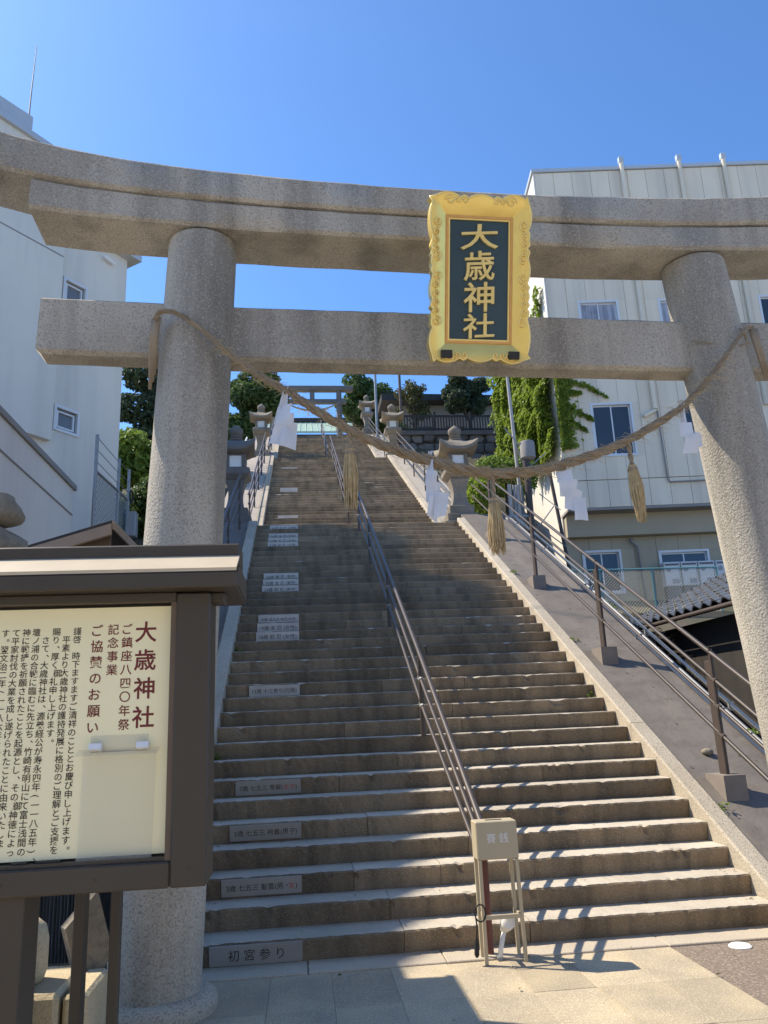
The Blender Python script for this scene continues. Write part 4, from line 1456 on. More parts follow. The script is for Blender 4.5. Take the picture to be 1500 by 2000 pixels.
def wire_fence(p0, p1, h, label, posts, postm, rail_m, up=0.0, spacing=.09, barb=0, pr=.022, wr=.004):
    p0, p1 = np.array(p0, float), np.array(p1, float)
    L = np.linalg.norm((p1 - p0)[:2])
    slope = (p1[2] - p0[2])
    t = thing("wire_fence", label, "fence", tuple(p0))
    for q in posts:
        b = p0 + (p1 - p0) * q
        obj("post", MB().tube([tuple(b - np.array([0, 0, .3])), tuple(b + np.array([0, 0, h + up]))], pr, 8), postm, t, smooth=True, angle=60)
    obj("top_rail", MB().tube([tuple(p0 + np.array([0, 0, h])), tuple(p1 + np.array([0, 0, h]))], pr * .8, 8), rail_m, t, smooth=True, angle=60)
    w = MB()
    n = int((L + h) / spacing)
    for i in range(n):
        c = i * spacing
        a0, a1 = max(0, c - h), min(L, c)
        if a1 - a0 < .02:
            continue
        for sg in (0, 1):
            za, zb = (c - a0, c - a1) if sg == 0 else (h - (c - a0), h - (c - a1))
            A = p0 + (p1 - p0) * (a0 / L) + np.array([0, 0, za])
            B = p0 + (p1 - p0) * (a1 / L) + np.array([0, 0, zb])
            w.tube([tuple(A), tuple(B)], wr, 3, caps=False)
    o = obj("wire_mesh", w, "wire", t)
    o['kind'] = 'stuff'
    for k in range(barb):
        obj("barbed_wire", MB().tube([tuple(p0 + np.array([0, 0, h + .12 + .15 * k])), tuple((p0 + p1) / 2 + np.array([0, 0, h + .10 + .15 * k])), tuple(p1 + np.array([0, 0, h + .12 + .15 * k]))], .006, 4), "wire", t)
    return t


wire_fence((-2.38, 3.72, 3.3), (-2.38, 5.6, 3.45), 1.2, "chain link fence with barbed wire below the plaster building", (0, .62, .95), "galv", "galv", up=.45, barb=3, spacing=.07)
mt = thing("meter_box", "grey service box and cable coil on a fence post, left", "meter box", (-2.3, 5.3, 4.3))
obj("box", MB().box((-2.33, 5.2, 4.05), (-2.2, 5.36, 4.4), .01), "galv", mt)
obj("cable_coil", MB().tube([(-2.27 + .0, 5.19 + .09 * math.cos(a), 4.6 + .09 * math.sin(a)) for a in np.linspace(0, 12, 40)], .012, 5), "cable", mt)

# ------------------------------------------------------------------ right building
A6 = R(6)
RD = np.array([math.cos(A6), -math.sin(A6), 0])   # along the front, to the right
RB = np.array([math.sin(A6), math.cos(A6), 0])    # back
RC = np.array([6.53, 14.0, 0])


def rf(s, b, z):
    return RC + RD * s + RB * b + np.array([0, 0, z])


def rbox(s0, s1, b0, b1, z0, z1, bev=0):
    c = (rf(s0, b0, z0) + rf(s1, b1, z1)) / 2
    return MB().obox(c, RD * (s1 - s0) / 2, RB * (b1 - b0) / 2, np.array([0, 0, (z1 - z0) / 2]), bev)


def join(*a):
    m_ = MB()
    for q in a:
        m_.add(q.verts(), q.f)
    return m_


rb_ = thing("panel_building", "grey panel clad office building on the right behind the gate", "building", tuple(RC + RD * 5))
S0, S1 = .53, 11.5
obj("core", rbox(S0 + .04, S1, .9, 9.2, 3.0, 16.9), "seam", rb_)
obj("side_wall", rbox(S0, S0 + .039, .0, 9.2, 6.66, 17.0), "sidewall", rb_)
obj("side_wall", rbox(S0, S0 + .039, .72, 9.2, 3.0, 6.659), "sidewall", rb_)
WR = [(1.44, 2.53, 11.25, 12.69, 'c'), (3.71, 4.80, 11.25, 12.66, 'c'), (6.56, 7.65, 11.25, 12.66, 'g'), (1.45, 2.54, 8.10, 9.58, 'g'), (3.95, 5.04, 8.10, 9.57, 'g'), (6.56, 7.65, 8.10, 9.57, 'g')]
pw = .548
rows = [(6.67, 7.42), (7.43, 10.52), (10.53, 13.62), (13.63, 16.98)]
for (z0, z1) in rows:
    i = 0
    s = S0 + .042
    while s < S1 - .05:
        e = min(s + pw, S1)
        cuts = [(max(s, a - .03), min(e, b + .03), c - .03, d + .03) for (a, b, c, d, _) in WR if a - .03 < e and b + .03 > s and c >= z0 - .01 and d <= z1 + .01]
        mbp = MB()
        if not cuts:
            q = rbox(s + .004, e - .004, 0, .08, z0 + .004, z1 - .004, .006)
            mbp.add(q.verts(), q.f)
        else:
            a, b, c, d = cuts[0]
            for (aa, bb, cc, dd) in ((s + .004, e - .004, z0 + .004, c), (s + .004, e - .004, d, z1 - .004), (s + .004, a, c + .0005, d - .0005), (b, e - .004, c + .0005, d - .0005)):
                if bb - aa > .012 and dd - cc > .012:
                    obj("wall_panel", rbox(aa, bb, 0, .08, cc, dd), "panel", rb_)
        if mbp.n:
            obj("wall_panel", mbp, "panel", rb_)
        s = e
        i += 1
# dark backing behind the panels, with openings left for the windows
obj("backing", rbox(S0 + .041, S1, .45, .88, 6.67, 16.9), "seam", rb_)


def rwindow(s0, s1, z0, z1, kind, b=0.02, parent=rb_):
    fr_ = obj("window", join(rbox(s0 - .03, s0 + .03, b - .03, b + .10, z0 - .03, z1 + .03), rbox(s1 - .03, s1 + .03, b - .03, b + .10, z0 - .03, z1 + .03),
                             rbox(s0 + .031, s1 - .031, b - .03, b + .10, z1 - .03, z1 + .03), rbox(s0 + .031, s1 - .031, b - .04, b + .10, z0 - .03, z0 + .03)), "frame", parent)
    m_ = (s0 + s1) / 2
    for (a, c, off) in ((s0 + .032, m_ + .018, 0.035), (m_ - .018, s1 - .032, .055)):
        sh = obj("sash", join(rbox(a, a + .035, b + off, b + off + .018, z0 + .032, z1 - .032), rbox(c - .035, c, b + off, b + off + .018, z0 + .032, z1 - .032),
                              rbox(a + .036, c - .036, b + off, b + off + .018, z1 - .07, z1 - .032), rbox(a + .036, c - .036, b + off, b + off + .018, z0 + .032, z0 + .07)), "frame", fr_)
        obj("pane", rbox(a + .036, c - .036, b + off + .006, b + off + .011, z0 + .071, z1 - .071), "glass" if kind == 'g' else "curtain", fr_)
    return fr_


for (a, b, c, d, k) in WR:
    rwindow(a, b, c, d, k)
obj("roof_edge", rbox(S0 - .05, S1, -.05, 9.3, 16.99, 17.10), "roofedge", rb_)
for s in (3.16, 4.88, 6.2, 8.0):
    top = 17.18
    obj("drain_pipe", MB().tube([tuple(rf(s, -.07, top)), tuple(rf(s, -.07, 13.5)), tuple(rf(s, -.07, 9.35))], .062, 10), "panel", rb_, smooth=True, angle=60)
    obj("drain_head", MB().obox(rf(s, -.07, 17.27), RD * .075, RB * .06, (0, 0, .09), .01), "roofedge", rb_)
obj("drain_pipe", MB().tube([tuple(rf(3.16, -.07, 9.32)), tuple(rf(2.85, -.07, 9.16)), tuple(rf(2.82, -.07, 9.16))], .05, 8), "panel", rb_, smooth=True)
obj("drain_pipe", MB().tube([tuple(rf(3.22, -.05, 9.3)), tuple(rf(3.25, -.05, 7.35)), tuple(rf(3.3, -.05, 7.28)), tuple(rf(5.6, -.05, 7.3))], .022, 8), "seam", rb_, smooth=True)
# overhang soffit and ground floor
obj("soffit", rbox(S0, S1, .0, .9, 6.60, 6.665), "seam", rb_)
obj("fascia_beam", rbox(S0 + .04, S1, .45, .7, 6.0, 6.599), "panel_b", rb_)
pwid = .60
s = S0 + .04
GW = [(.98, 1.97, 4.5, 5.63), (3.03, 4.33, 5.2, 5.55)]
while s < S1:
    e = min(s + pwid, S1)
    cuts = [(max(s, a - .03), min(e, b + .03), c - .03, d + .03) for (a, b, c, d) in GW if a - .03 < e and b + .03 > s]
    mbp = MB()
    if not cuts:
        q = rbox(s + .004, e - .004, .70, .78, 3.0, 5.99)
        mbp.add(q.verts(), q.f)
    else:
        a, b, c, d = cuts[0]
        for (aa, bb, cc, dd) in ((s + .004, e - .004, 3.0, c), (s + .004, e - .004, d, 5.99), (s + .004, a, c + .0005, d - .0005), (b, e - .004, c + .0005, d - .0005)):
            if bb - aa > .012 and dd - cc > .012:
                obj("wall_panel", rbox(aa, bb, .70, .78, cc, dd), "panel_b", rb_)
    if mbp.n:
        obj("wall_panel", mbp, "panel_b", rb_)
    s = e
rwindow(.98, 1.97, 4.5, 5.63, 'g', b=.70)
rwindow(3.03, 4.33, 5.2, 5.55, 'g', b=.70)
obj("drain_pipe", MB().tube([tuple(rf(2.3, .62, 5.95)), tuple(rf(2.3, .62, 5.85)), tuple(rf(2.45, .62, 5.7)), tuple(rf(2.5, .62, 4.2))], .035, 8), "seam", rb_, smooth=True)
# air conditioner units
acb = None
acl = ["first outdoor unit from the left under the small window", "second outdoor unit from the left under the small window", "third outdoor unit from the left under the small window", "rightmost outdoor unit of the row beside the gate pillar"]
for i in range(4):
    s = 2.96 + i * .455
    if acb is None:
        acb = thing("outdoor_unit", acl[0], "air conditioner", tuple(rf(s, .35, 4.55)), "air conditioner outdoor units")
        body = obj("body", rbox(s, s + .42, .30, .58, 4.56, 5.19, .012), "acu", acb)
        obj("top_vent", rbox(s + .03, s + .39, .292, .299, 5.10, 5.15), "frame_d", acb)
        v = MB().tube([tuple(rf(s + .11, .288, 4.98)), tuple(rf(s + .11, .299, 4.98))], .06, 14)
        obj("round_grille", v, "acg", acb)
        obj("lower_grille", rbox(s + .18, s + .36, .290, .299, 4.62, 4.74), "acg", acb)
        obj("pipe_cover", rbox(s + .385, s + .40, .288, .299, 4.65, 5.0), "acg", acb)
        obj("stand", rbox(s + .02, s + .40, .33, .55, 3.9, 4.558), "frame_d", acb)
    else:
        c = copy_tree(acb)
        c.location = Vector(acb.location) + Vector(RD * .455 * i)
        c['label'] = acl[i]
# retaining wall and fence in front of that building
obj("retaining_wall", MB().box((4.75, 10.9, 1.4), (9.5, 11.15, 3.35)), "foot", label="low concrete retaining wall under the wire fence", cat="wall")
wire_fence((5.5, 11.0, 3.38), (9.2, 10.9, 3.38), 1.1, "chain link fence with teal posts before the grey building", (0, .28, .6, 1.0), "teal", "teal", spacing=.07)
sd = thing("satellite_dish", "small white satellite dish behind the handrail", "satellite dish", (6.2, 10.6, 3.3))
dd = []
v, f = [], []
for i in range(6):
    r_ = .19 * i / 5
    for j in range(18):
        a = 2 * math.pi * j / 18
        v.append((6.2 + r_ * math.cos(a), 10.6 - .35 * r_ * r_ / .19 - .02, 3.62 + r_ * 1.1 * math.sin(a)))
for i in range(5):
    for j in range(18):
        f.append((i * 18 + j, i * 18 + (j + 1) % 18, (i + 1) * 18 + (j + 1) % 18, (i + 1) * 18 + j))
obj("dish", MB().add(v, f), "white", sd, smooth=True)
obj("arm", MB().tube([(6.2, 10.6, 3.2), (6.2, 10.62, 3.5), (6.22, 10.30, 3.55)], .016, 6), "galv", sd)
# tiled house
hs = thing("tiled_house", "dark timber house with grey pantile roof beside the ramp", "house", (6.5, 4.5, 0))
EX, EZ, RY0, RY1 = 5.15, 2.72, 2.3, 7.7
pitch = .42
obj("wall", MB().box((5.45, 2.2, -.1), (9.5, 7.1, 2.62)), "dark", hs)  # dark solid face stands in for the shade of an open garage
obj("roof_deck", MB().prism([(EX + .02, EZ - .06), (9.0, EZ - .06 + (9.0 - EX) * pitch), (9.0, EZ - .02 + (9.0 - EX) * pitch), (EX + .02, EZ - .02)], (0, RY0, 0), (1, 0, 0), (0, 0, 1), (0, RY1 - RY0, 0)), "dark", hs)
obj("gutter", MB().tube([(EX - .04, RY0, EZ - .05), (EX - .04, RY1, EZ - .04)], .032, 8), "railpost", hs, smooth=True, angle=60)
# one S shaped tile mesh, shared
tw, tlq = .245, .26
tv, tf = [], []
nn = 8
for r_ in range(2):
    for i in range(nn + 1):
        q = i / nn
        zz = .030 * math.sin(q * 2 * math.pi) + (.012 if r_ == 0 else .032 - .03)
        xx = -.02 if r_ == 0 else tlq
        tv.append((xx, q * tw, zz + (.028 if r_ == 0 else 0)))
for i in range(nn):
    tf.append((i, i + nn + 1, i + nn + 2, i + 1))
k0 = len(tv)
for i in range(nn + 1):
    a = tv[i]
    tv.append((a[0], a[1], a[2] - .02))
for i in range(nn):
    tf.append((i, i + 1, k0 + i + 1, k0 + i))
me_tile = MB().add(tv, tf).mesh("roof_tile", smooth=True, angle=50)
me_tile.materials.append(M["tile"])
th = math.atan(pitch)
for r_ in range(12):
    for c_ in range(int((RY1 - RY0) / tw)):
        o = bpy.data.objects.new("roof_tile", me_tile)
        COL.objects.link(o)
        o.parent = hs
        o.location = Vector((EX + r_ * tlq * math.cos(th) - 6.5, RY0 + c_ * tw - 4.5, EZ + r_ * tlq * math.sin(th) + .012 + random.uniform(-.003, .003)))
        o.rotation_euler = (random.uniform(-.012, .012), -th + random.uniform(-.02, .02), random.uniform(-.012, .012))
obj("ridge", MB().tube([(EX + 12 * tlq * math.cos(th), RY0, EZ + 12 * tlq * math.sin(th) + .04), (EX + 12 * tlq * math.cos(th), RY1, EZ + 12 * tlq * math.sin(th) + .04)], .09, 8), "tile", hs, smooth=True)
# dry twigs by the house corner
tw_ = MB()
for i in range(70):
    a = np.array([4.95 + RNG.normal() * .18, 5.9 + RNG.normal() * .5, 2.45 + RNG.normal() * .12])
    b = a + RNG.normal(size=3) * np.array([.25, .3, .2])
    tw_.tube([tuple(a), tuple((a + b) / 2 + RNG.normal(size=3) * .05), tuple(b)], [.008, .006, .003], 4)
for i in range(7):
    tw_.tube([(4.95 + RNG.normal() * .05, 5.9 + RNG.normal() * .4, 1.3), (4.95 + RNG.normal() * .12, 5.9 + RNG.normal() * .4, 2.5)], [.016, .008], 5)
obj("bare_shrub", tw_, "bark", label="tangle of bare twigs at the tiled house corner", cat="shrub", org=(4.95, 5.9, 1.4))

# poles by the building
up_ = thing("utility_pole", "thick brown steel pole with a dark drum cap beside the ivy", "pole", (5.0, 10.6, 3.2))
obj("shaft", MB().tube([(4.98, 10.6, 2.6), (5.0, 10.6, 6.95)], .075, 12), "railpost", up_, smooth=True, angle=60)
obj("drum_cap", MB().lathe([(.10, 6.9), (.165, 6.95), (.165, 7.30), (.15, 7.33)], 16, (5.06, 10.6, 0)), "seam", up_, smooth=True, angle=50)
for (a, b) in (((5.0, 10.6, 7.1), (4.6, 10.7, 7.7)), ((5.0, 10.6, 6.7), (5.5, 10.7, 7.1)), ((5.0, 10.6, 5.2), (5.6, 10.8, 5.9)), ((5.0, 10.6, 4.9), (5.5, 10.8, 4.4))):
    obj("brace", MB().tube([a, b], .014, 6), "galv", up_)
wpole = thing("signal_mast", "thin pale steel mast in front of the ivy wall", "pole", (4.8, 10.8, 4.5))
obj("shaft", MB().tube([(4.86, 10.8, 4.0), (4.86, 10.8, 6.5), (4.80, 10.8, 9.3)], [.045, .042, .035], 10), "conduit", wpole, smooth=True, angle=60)
obj("stay", MB().tube([(4.84, 10.8, 7.4), (5.06, 10.75, 6.6)], .02, 6), "conduit", wpole)
sc = thing("pipe_bundle", "vertical pale pipes strapped together below the ivy", "pipes", (4.75, 10.4, 4))
for i, (x, r_, m) in enumerate(((4.58, .045, "conduit"), (4.69, .035, "galv"), (4.78, .05, "conduit"), (4.88, .03, "galv"))):
    obj("pipe", MB().tube([(x, 10.62 + .03 * i, 3.2), (x, 10.62 + .03 * i, 6.35)], r_, 8), m, sc, smooth=True, angle=60)
for z in (4.5, 5.6):
    obj("strap", MB().box((4.50, 10.555, z), (4.95, 10.575, z + .05)), "galv", sc)
lp = thing("leaning_pole", "dark leaning steel post beside the white side wall", "pole", (5.5, 10.4, 3))
obj("shaft", MB().tube([(5.62, 9.9, 3.0), (5.40, 10.3, 6.6)], .04, 8), "railpost", lp, smooth=True, angle=60)
for i in range(3):
    obj("brace", MB().tube([(5.56 - .05 * i, 10.0, 4.0 + .8 * i), (5.2, 10.5, 4.5 + .8 * i)], .012, 5), "galv", lp)

# ------------------------------------------------------------------ ivy and hedge on the right
def wall_ivy(mb, regs, n, size, thick):
    for (t0, t1, z0, z1, w) in regs:
        k = int(n * w)
        t = RNG.uniform(t0, t1, k)
        z = RNG.uniform(z0, z1, k)
        th_ = thick * (.35 + .65 * np.abs(np.sin(t * 2.7 + 1.3 * np.sin(z * 2.1)) * np.cos(z * 1.9 + t))) * RNG.random(k) ** .4
        edge = np.minimum(np.minimum(t - t0, t1 - t), np.minimum(z - z0, z1 - z))
        keep = RNG.random(k) < np.clip(edge / .25 + .35, 0, 1)
        t, z, th_ = t[keep], z[keep], th_[keep]
        p = RC + RD * S0 + RB * t[:, None] - RD * (.02 + th_)[:, None]
        p[:, 2] = z
        nr = -RD * 1.0 + np.array([0, 0, .75]) + RNG.normal(size=(len(t), 3)) * .38
        leaf_cards(mb, p, nr, size)


iv = MB()
regs = []
for i in range(26):
    t0 = RNG.uniform(.1, 2.2)
    regs.append((t0, t0 + RNG.uniform(.7, 1.5), RNG.uniform(8.0, 9.8), 0, 1))
regs = [(a, b, z, z + RNG.uniform(1.2, 2.2), .045) for a, b, z, _, _ in regs] + [(.0, 3.2, 8.3, 11.6, .35)]
wall_ivy(iv, regs, 13000, .125, .6)
k = 2600                                                   # spill round the corner on to the front
s_ = S0 + np.abs(RNG.normal(size=k)) * .15
z_ = 8.3 + RNG.random(k) * 2.3
p = RC + RD * s_[:, None] - RB * (.02 + .16 * RNG.random(k))[:, None]
p[:, 2] = z_
leaf_cards(iv, p, -RB * .9 + np.array([0, 0, .5]) + RNG.normal(size=(k, 3)) * .5, .12)
for (za, s1, zb) in ((10.4, 1.9, 9.75), (9.6, 1.5, 9.05), (10.0, 1.2, 9.9), (9.2, 1.25, 8.8)):
    k = 130
    q = RNG.random(k)
    p = RC + RD * (S0 + q * (s1 - S0))[:, None] - RB * .06
    p[:, 2] = za + (zb - za) * q ** 1.5 + RNG.normal(size=k) * .07 * (1.2 - q)
    leaf_cards(iv, p, -RB + RNG.normal(size=(k, 3)) * .6 + np.array([0, 0, -.3]), .13)
obj("ivy", iv, "leaf_i", label="bright ivy draped over the near corner of the white side wall", cat="ivy", org=tuple(rf(S0, .5, 8)))
iv = MB()
regs = [(RNG.uniform(3.6, 6.6), 0, RNG.uniform(8.6, 13.0)) for _ in range(34)]
wall_ivy(iv, [(a, a + RNG.uniform(.8, 1.6), z, z + RNG.uniform(1.2, 2.2), .03) for a, _, z in regs] + [(4.0, 8.4, 8.8, 14.4, .5)], 14000, .15, .6)
obj("ivy", iv, "leaf_i", label="tall ivy column climbing the far end of the side wall", cat="ivy", org=tuple(rf(S0, 5.5, 8)))
iv = MB()
wall_ivy(iv, [(1.0, 1.6, 12.2, 12.9, .03), (.5, 1.2, 12.5, 13.2, .03), (.25, .8, 12.9, 13.5, .02)], 6000, .15, .25)
wall_ivy(iv, [(8.2, 9.2, 16.6, 17.3, .02)], 6000, .2, .3)
obj("ivy", iv, "leaf_i", label="small ivy sprig on the white side wall beside the gilt plaque", cat="ivy", org=tuple(rf(S0, .8, 12.5)))
hb = MB()
for c, rd in (((5.0, 13.2, 7.55), (.62, .5, .30)), ((5.6, 13.3, 7.5), (.55, .5, .32)), ((5.3, 13.2, 7.2), (.8, .6, .35))):
    leaves(hb, c, rd, 900, .12, .7)
ht = thing("clipped_hedge", "flat clipped yellow green hedge behind the nearest lantern", "hedge", (5.2, 13.2, 6.4))
obj("foliage", hb, "leaf_b", ht)
obj("stems", MB().tube([(5.2, 13.2, 5.8), (5.25, 13.2, 7.3)], [.06, .03], 6).tube([(5.2, 13.2, 6.4), (5.6, 13.3, 7.4)], [.04, .02], 6), "bark", ht)
hb = MB()
for c, rd in (((4.4, 12.6, 6.5), (.38, .4, .55)), ((4.5, 13.0, 6.9), (.4, .4, .45)), ((4.62, 12.4, 5.95), (.3, .3, .4))):
    leaves(hb, c, rd, 700, .11, .6)
ht = thing("ivy_shrub", "leafy green shrub between the nearest lantern and the handrail", "shrub", (4.5, 12.7, 5.6))
obj("foliage", hb, "leaf_i", ht)
obj("stems", MB().tube([(4.5, 12.7, 5.4), (4.45, 12.7, 6.5)], [.04, .02], 6), "bark", ht)

# ------------------------------------------------------------------ terrace above: stone wall, fence, far buildings
rwl = thing("rubble_wall", "dark rubble stone retaining wall behind the lanterns", "wall", (6.8, 28.3, 12))
obj("backing", MB().box((4.55, 28.35, 10.8), (10.5, 29.0, 14.05)), "mortar", rwl)
z = 10.9
row = 0
while z < 13.9:
    h = random.uniform(.36, .55)
    x = 4.55 + random.uniform(0, .25)
    while x < 10.4:
        w = random.uniform(.4, .85)
        c = (x + w / 2, 28.33, z + h / 2)
        pts = []
        kk = random.choice([5, 6, 7])
        for i in range(kk):
            a = 2 * math.pi * i / kk + random.uniform(-.25, .25)
            pts.append((max(-.5, min(.5, .66 * math.cos(a))) * w * .96, max(-.5, min(.5, .66 * math.sin(a))) * h * .95))
        dd_ = random.uniform(.08, .20)
        v = [(c[0] + a, 28.36, c[2] + b) for a, b in pts] + [(c[0] + a * .96, 28.34 - dd_ * .7, c[2] + b * .95) for a, b in pts] + [(c[0] + a * .6, 28.34 - dd_, c[2] + b * .6) for a, b in pts]
        f = []
        for q in (0, 1):
            for i in range(kk):
                f.append((q * kk + i, q * kk + (i + 1) % kk, (q + 1) * kk + (i + 1) % kk, (q + 1) * kk + i))
        f.append(tuple(range(2 * kk, 3 * kk)))
        obj("stone", MB().add(v, f), "rubble", rwl)
        x += w
    z += h
obj("coping", MB().box((4.5, 28.1, 14.051), (10.6, 29.0, 14.25), .02), "rubble", rwl)
tf_ = thing("timber_fence", "dark baluster fence on top of the rubble wall", "fence", (6.8, 28.4, 14.25))
for i in range(44):
    x = 4.65 + i * .132
    obj("baluster", MB().box((x, 28.36, 14.251), (x + .055, 28.42, 15.05)), "dark", tf_)
for z in (14.4, 15.05):
    obj("rail", MB().box((4.55, 28.42, z), (10.5, 28.47, z + .09)), "dark", tf_)
for x in (4.6, 6.3, 8.0, 9.7):
    obj("post", MB().box((x, 28.30, 14.25), (x + .11, 28.355, 15.25)), "dark", tf_)
hl = thing("shrine_office", "beige low building with dark roof beyond the baluster fence", "building", (8, 36, 14.5))
obj("wall", MB().box((5.4, 35, 14.0), (13, 40, 18.4)), "hall", hl)
obj("roof", MB().prism([(4.6, 18.35), (13.6, 18.35), (13.6, 18.62), (4.6, 18.75)], (0, 34.2, 0), (1, 0, 0), (0, 0, 1), (0, 6.6, 0)), "dark", hl)
for x in (6.4, 8.2):
    w = obj("window", MB().box((x, 34.93, 15.6), (x + 1.1, 34.995, 17.1)), "frame_d", hl)
    obj("pane", MB().box((x + .06, 34.915, 15.66), (x + 1.04, 34.928, 17.04)), "glass", w)
hall = thing("shrine_hall", "shrine hall with pale green copper roof at the stair top", "shrine hall", (1, 47, TOPZ))
obj("wall", MB().box((-2.8, 45.5, TOPZ), (4.4, 51, 20.6)), "dark", hall)
v = [(-4.0, 44.2, 20.35), (5.6, 44.2, 20.35), (5.2, 47, 22.05), (-3.6, 47, 22.05)]
v2 = [(a, b, c - .15) for a, b, c in v]
obj("roof", MB().add(v + v2, [(0, 1, 2, 3), (7, 6, 5, 4), (0, 4, 5, 1), (1, 5, 6, 2), (2, 6, 7, 3), (3, 7, 4, 0)]), "copper", hall)
obj("ridge", MB().box((-3.7, 46.9, 22.055), (5.3, 47.4, 22.4), .05), "dark", hall)
for i in range(24):
    x = -3.8 + i * .4
    obj("roof_seam", MB().tube([(x, 44.22, 20.38), (.8 + (x - .8) * .917, 46.95, 22.06)], .02, 4), "copper", hall)
# upper torii
ut = thing("torii_gate", "small far torii gate at the top of the stairs", "torii gate", (.85, 35, TOPZ))
for x in (-.62, 2.32):
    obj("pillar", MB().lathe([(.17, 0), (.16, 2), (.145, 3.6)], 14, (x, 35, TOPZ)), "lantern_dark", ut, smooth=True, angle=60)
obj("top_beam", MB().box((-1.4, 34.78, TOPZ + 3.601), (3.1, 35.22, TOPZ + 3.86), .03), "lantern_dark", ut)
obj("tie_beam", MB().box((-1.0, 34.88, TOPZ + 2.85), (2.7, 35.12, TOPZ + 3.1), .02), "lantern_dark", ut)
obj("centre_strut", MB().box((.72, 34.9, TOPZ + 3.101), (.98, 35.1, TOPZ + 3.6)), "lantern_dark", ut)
P = [(-.62 + 2.94 * q, 34.8, TOPZ + 2.85 - 1.9 * q * (1 - q)) for q in np.linspace(0, 1, 16)]
r2 = thing("sacred_rope", "thin far rope hanging across the upper torii gate", "rope", (.85, 34.8, TOPZ + 2.4))
obj("strand", MB().tube(P, [.03 + .03 * math.sin(math.pi * q) for q in np.linspace(0, 1, 16)], 7), "rope", r2, smooth=True)
for i, q in enumerate((.25, .42, .58, .75)):
    x, z = -.62 + 2.94 * q, TOPZ + 2.85 - 1.9 * q * (1 - q)
    obj("paper_streamer", MB().obox((x, 34.76, z - .18), (.05, 0, 0), (0, .004, 0), (.02, 0, .15)), "paper",
        label=["far white paper streamer, leftmost on the upper gate rope", "far white paper streamer, second on the upper gate rope", "far white paper streamer, third on the upper gate rope", "far white paper streamer, rightmost on the upper gate rope"][i], cat="paper streamer", group="paper streamers on the upper gate")
um = thing("stone_marker", "low white rounded stone marker right of the upper gate", "stone", (2.95, 34.6, TOPZ))
obj("cap", MB().lathe([(.30, .0), (.34, .25), (.26, .42), (.12, .50), (.02, .52)], 14, (2.95, 34.6, TOPZ)), "white", um, smooth=True)
for x, h, m, lb_ in ((4.0, 6.5, "galv", "thin grey lamp pole behind the upper lantern"), (5.25, 5.6, "timber", "brown wooden pole before the beige shrine building")):
    t = thing("street_pole", lb_, "pole", (x, 31.5, prof(31.5)))
    obj("shaft", MB().tube([(x, 31.5, prof(31.5) - .5 if x < 4.5 else 14), (x, 31.5, 19.2 if x < 4.5 else 18.6)], .07, 8), m, t, smooth=True, angle=60)
    obj("cap", MB().lathe([(.08, 0), (.08, .08), (.03, .12)], 8, (x, 31.5, 19.2 if x < 4.5 else 18.6)), m, t)
# white railing, left of the second landing
wr_ = thing("white_railing", "short white railing beside the left landing lantern", "railing", (-1.9, 20, 10.5))
for i in range(9):
    obj("baluster", MB().box((-1.75, 17.6 + i * .35, prof(17.6 + i * .35)), (-1.71, 17.64 + i * .35, prof(17.6 + i * .35) + .95)), "white", wr_)
obj("rail", MB().tube([(-1.73, 17.5, prof(17.5) + .97), (-1.73, 20.5, prof(20.5) + .97)], .03, 6), "white", wr_)

# ------------------------------------------------------------------ trees
tree("pine_tree", "dark pine tree between the plaster building and left pillar", "tree", (-4.6, 19.5, 9.0), 3.2,
     [((-4.9, 19.4, 12.9), (1.0, 1.0, .45)), ((-4.2, 19.6, 12.4), (1.0, .9, .4)), ((-5.2, 19.3, 11.7), (1.0, .9, .42)), ((-4.3, 19.3, 11.2), (1.05, .9, .4)), ((-4.9, 19.5, 10.6), (1.1, .9, .4)), ((-3.9, 19.6, 11.9), (.7, .7, .35))], 7500, .17, "leaf_p")
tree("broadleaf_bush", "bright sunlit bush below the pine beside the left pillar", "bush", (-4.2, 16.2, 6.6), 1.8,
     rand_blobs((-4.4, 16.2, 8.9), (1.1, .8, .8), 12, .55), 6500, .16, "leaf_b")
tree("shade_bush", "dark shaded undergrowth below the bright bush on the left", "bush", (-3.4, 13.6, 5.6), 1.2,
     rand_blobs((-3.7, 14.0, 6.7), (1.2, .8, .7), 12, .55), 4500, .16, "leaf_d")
tree("broadleaf_tree", "leafy green tree seen right of the left pillar", "tree", (-2.4, 27, 12.6), 2.6,
     rand_blobs((-2.0, 27, 15.35), (1.35, 1.0, 1.25), 18, .6) + rand_blobs((-2.3, 27, 14.0), (1.2, .8, .6), 8, .5), 12000, .19, "leaf_d")
tree("broadleaf_tree", "round dense tree right of the upper torii gate", "tree", (3.9, 38, TOPZ), 2.4,
     rand_blobs((3.95, 38, 19.9), (1.5, 1.1, 1.5), 26, .6) + rand_blobs((4.0, 38, 18.0), (1.2, 1.0, .8), 8, .6), 14000, .21, "leaf_d")
tree("sparse_tree", "thin brownish tree with sparse leaves before the beige building", "tree", (6.1, 32.5, 14.2), 2.6,
     rand_blobs((6.0, 32.5, 17.6), (1.05, .8, 1.1), 18, .4), 2200, .16, "leaf_y", tr=.07, shell=.2)
tree("pine_tree", "grey green pine overhanging the baluster fence on the right", "tree", (9.0, 32.5, 14.2), 3.0,
     rand_blobs((8.9, 32.5, 18.0), (1.35, .8, 1.1), 22, .55, .6), 10000, .18, "leaf_p")
tree("garden_shrub", "small dark shrub behind the upper right lantern", "shrub", (4.9, 30.5, 14.2), .8,
     rand_blobs((4.9, 30.5, 15.0), (.5, .4, .5), 7, .35), 1600, .14, "leaf_d")

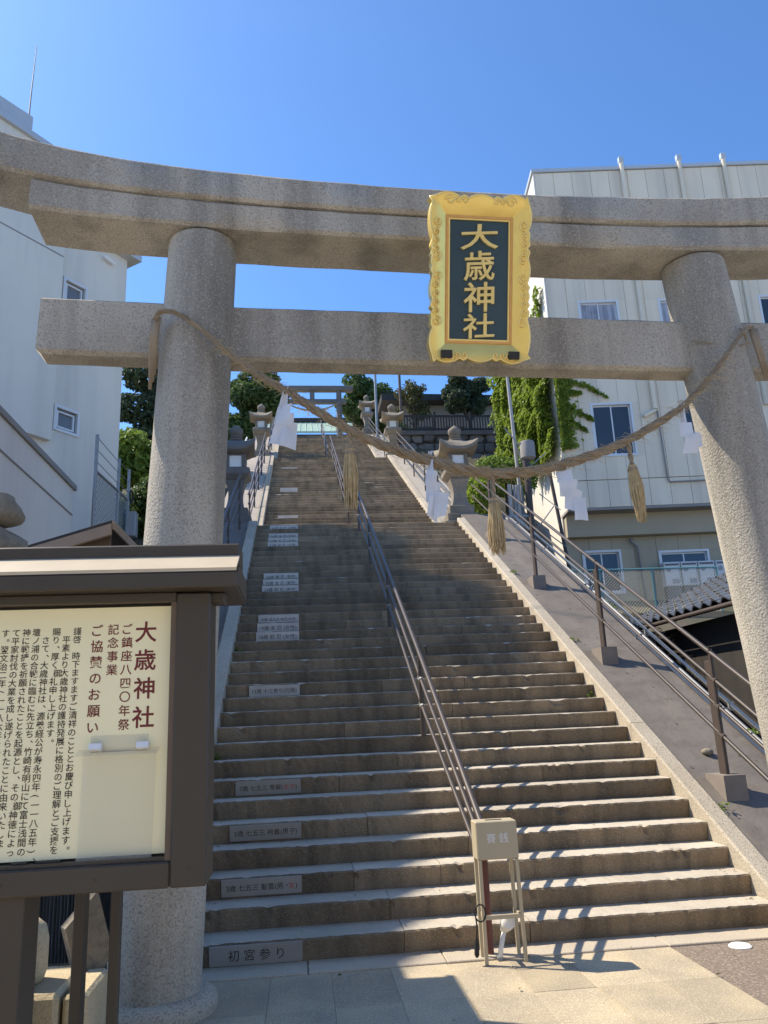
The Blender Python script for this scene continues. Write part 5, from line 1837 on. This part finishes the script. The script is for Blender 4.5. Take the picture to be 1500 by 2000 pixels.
# ------------------------------------------------------------------ small weeds and fallen leaves
lv = MB()
P_, N_ = [], []
for i in range(230):
    n = int(RNG.integers(1, 30))
    x = XL + .06 + (XR - XL - .12) * RNG.random()
    if RNG.random() < .5:
        x = (XL + .05 + .12 * RNG.random()) if RNG.random() < .5 else (XR - .05 - .12 * RNG.random())
    P_.append((x, n * RUN + .07 + .2 * RNG.random(), n * RISE + .006))
    N_.append((RNG.normal() * .25, RNG.normal() * .25, 1))
for i in range(60):
    y = RNG.uniform(.2, 9.5)
    P_.append((RNG.uniform(3.52, 4.3), y, y * SL + .028))
    N_.append((RNG.normal() * .2, -.47 + RNG.normal() * .2, .9))
for i in range(9):
    P_.append((RNG.uniform(-.5, 3.4), RNG.uniform(-1.0, .3), .012))
    N_.append((RNG.normal() * .3, RNG.normal() * .3, 1))
leaf_cards(lv, np.array(P_), np.array(N_), .026)
obj("fallen_leaves", lv, "leaf_y", kind='stuff', label="dry fallen leaves scattered over steps and ramp")
wd_ = MB()
for (x, y, z) in [(3.48, 1.2, 1.2 * SL + .02), (3.47, 4.4, 4.4 * SL + .02), (3.47, 6.9, 6.9 * SL + .02), (4.42, 2.2, 2.2 * SL + .03), (4.43, 5.3, 5.3 * SL + .03), (XL + .03, 9 * RUN - .02, 8 * RISE), (XL + .03, 17 * RUN - .02, 16 * RISE), (1.45, 17 * RUN - .01, 16 * RISE), (XR - .05, 12 * RUN - .01, 11 * RISE)]:
    k = 26
    p = np.array([x, y, z + .03]) + RNG.normal(size=(k, 3)) * np.array([.03, .03, .025])
    leaf_cards(wd_, p, RNG.normal(size=(k, 3)) * .6 + np.array([0, -.3, .8]), .035)
obj("weeds", wd_, "leaf_b", kind='stuff', label="small green weeds in the joints of steps and ramp")

# ------------------------------------------------------------------ unseen house added behind the viewpoint to bounce sunlight
rowb = thing("unseen_bounce_house", "pale plastered house across the street facing the shrine gate", "house", (2, -17, 0))
obj("wall", MB().box((-14, -26, -.1), (18, -16, 8.5)), "wall_a", rowb)
obj("roof", MB().prism([(-16.4, 8.501), (-15.4, 8.501), (-21, 10.6), (-26.6, 8.501)], (-14.6, 0, 0), (0, 1, 0), (0, 0, 1), (33.2, 0, 0)), "tile", rowb)
for fl in (1.2, 4.6):
    for i in range(9):
        x = -12.4 + i * 3.4
        w = obj("window", MB().box((x, -15.998, fl), (x + 1.7, -15.93, fl + 1.5)), "frame", rowb)
        obj("pane", MB().box((x + .06, -15.929, fl + .06), (x + 1.64, -15.92, fl + 1.44)), "glass", w)
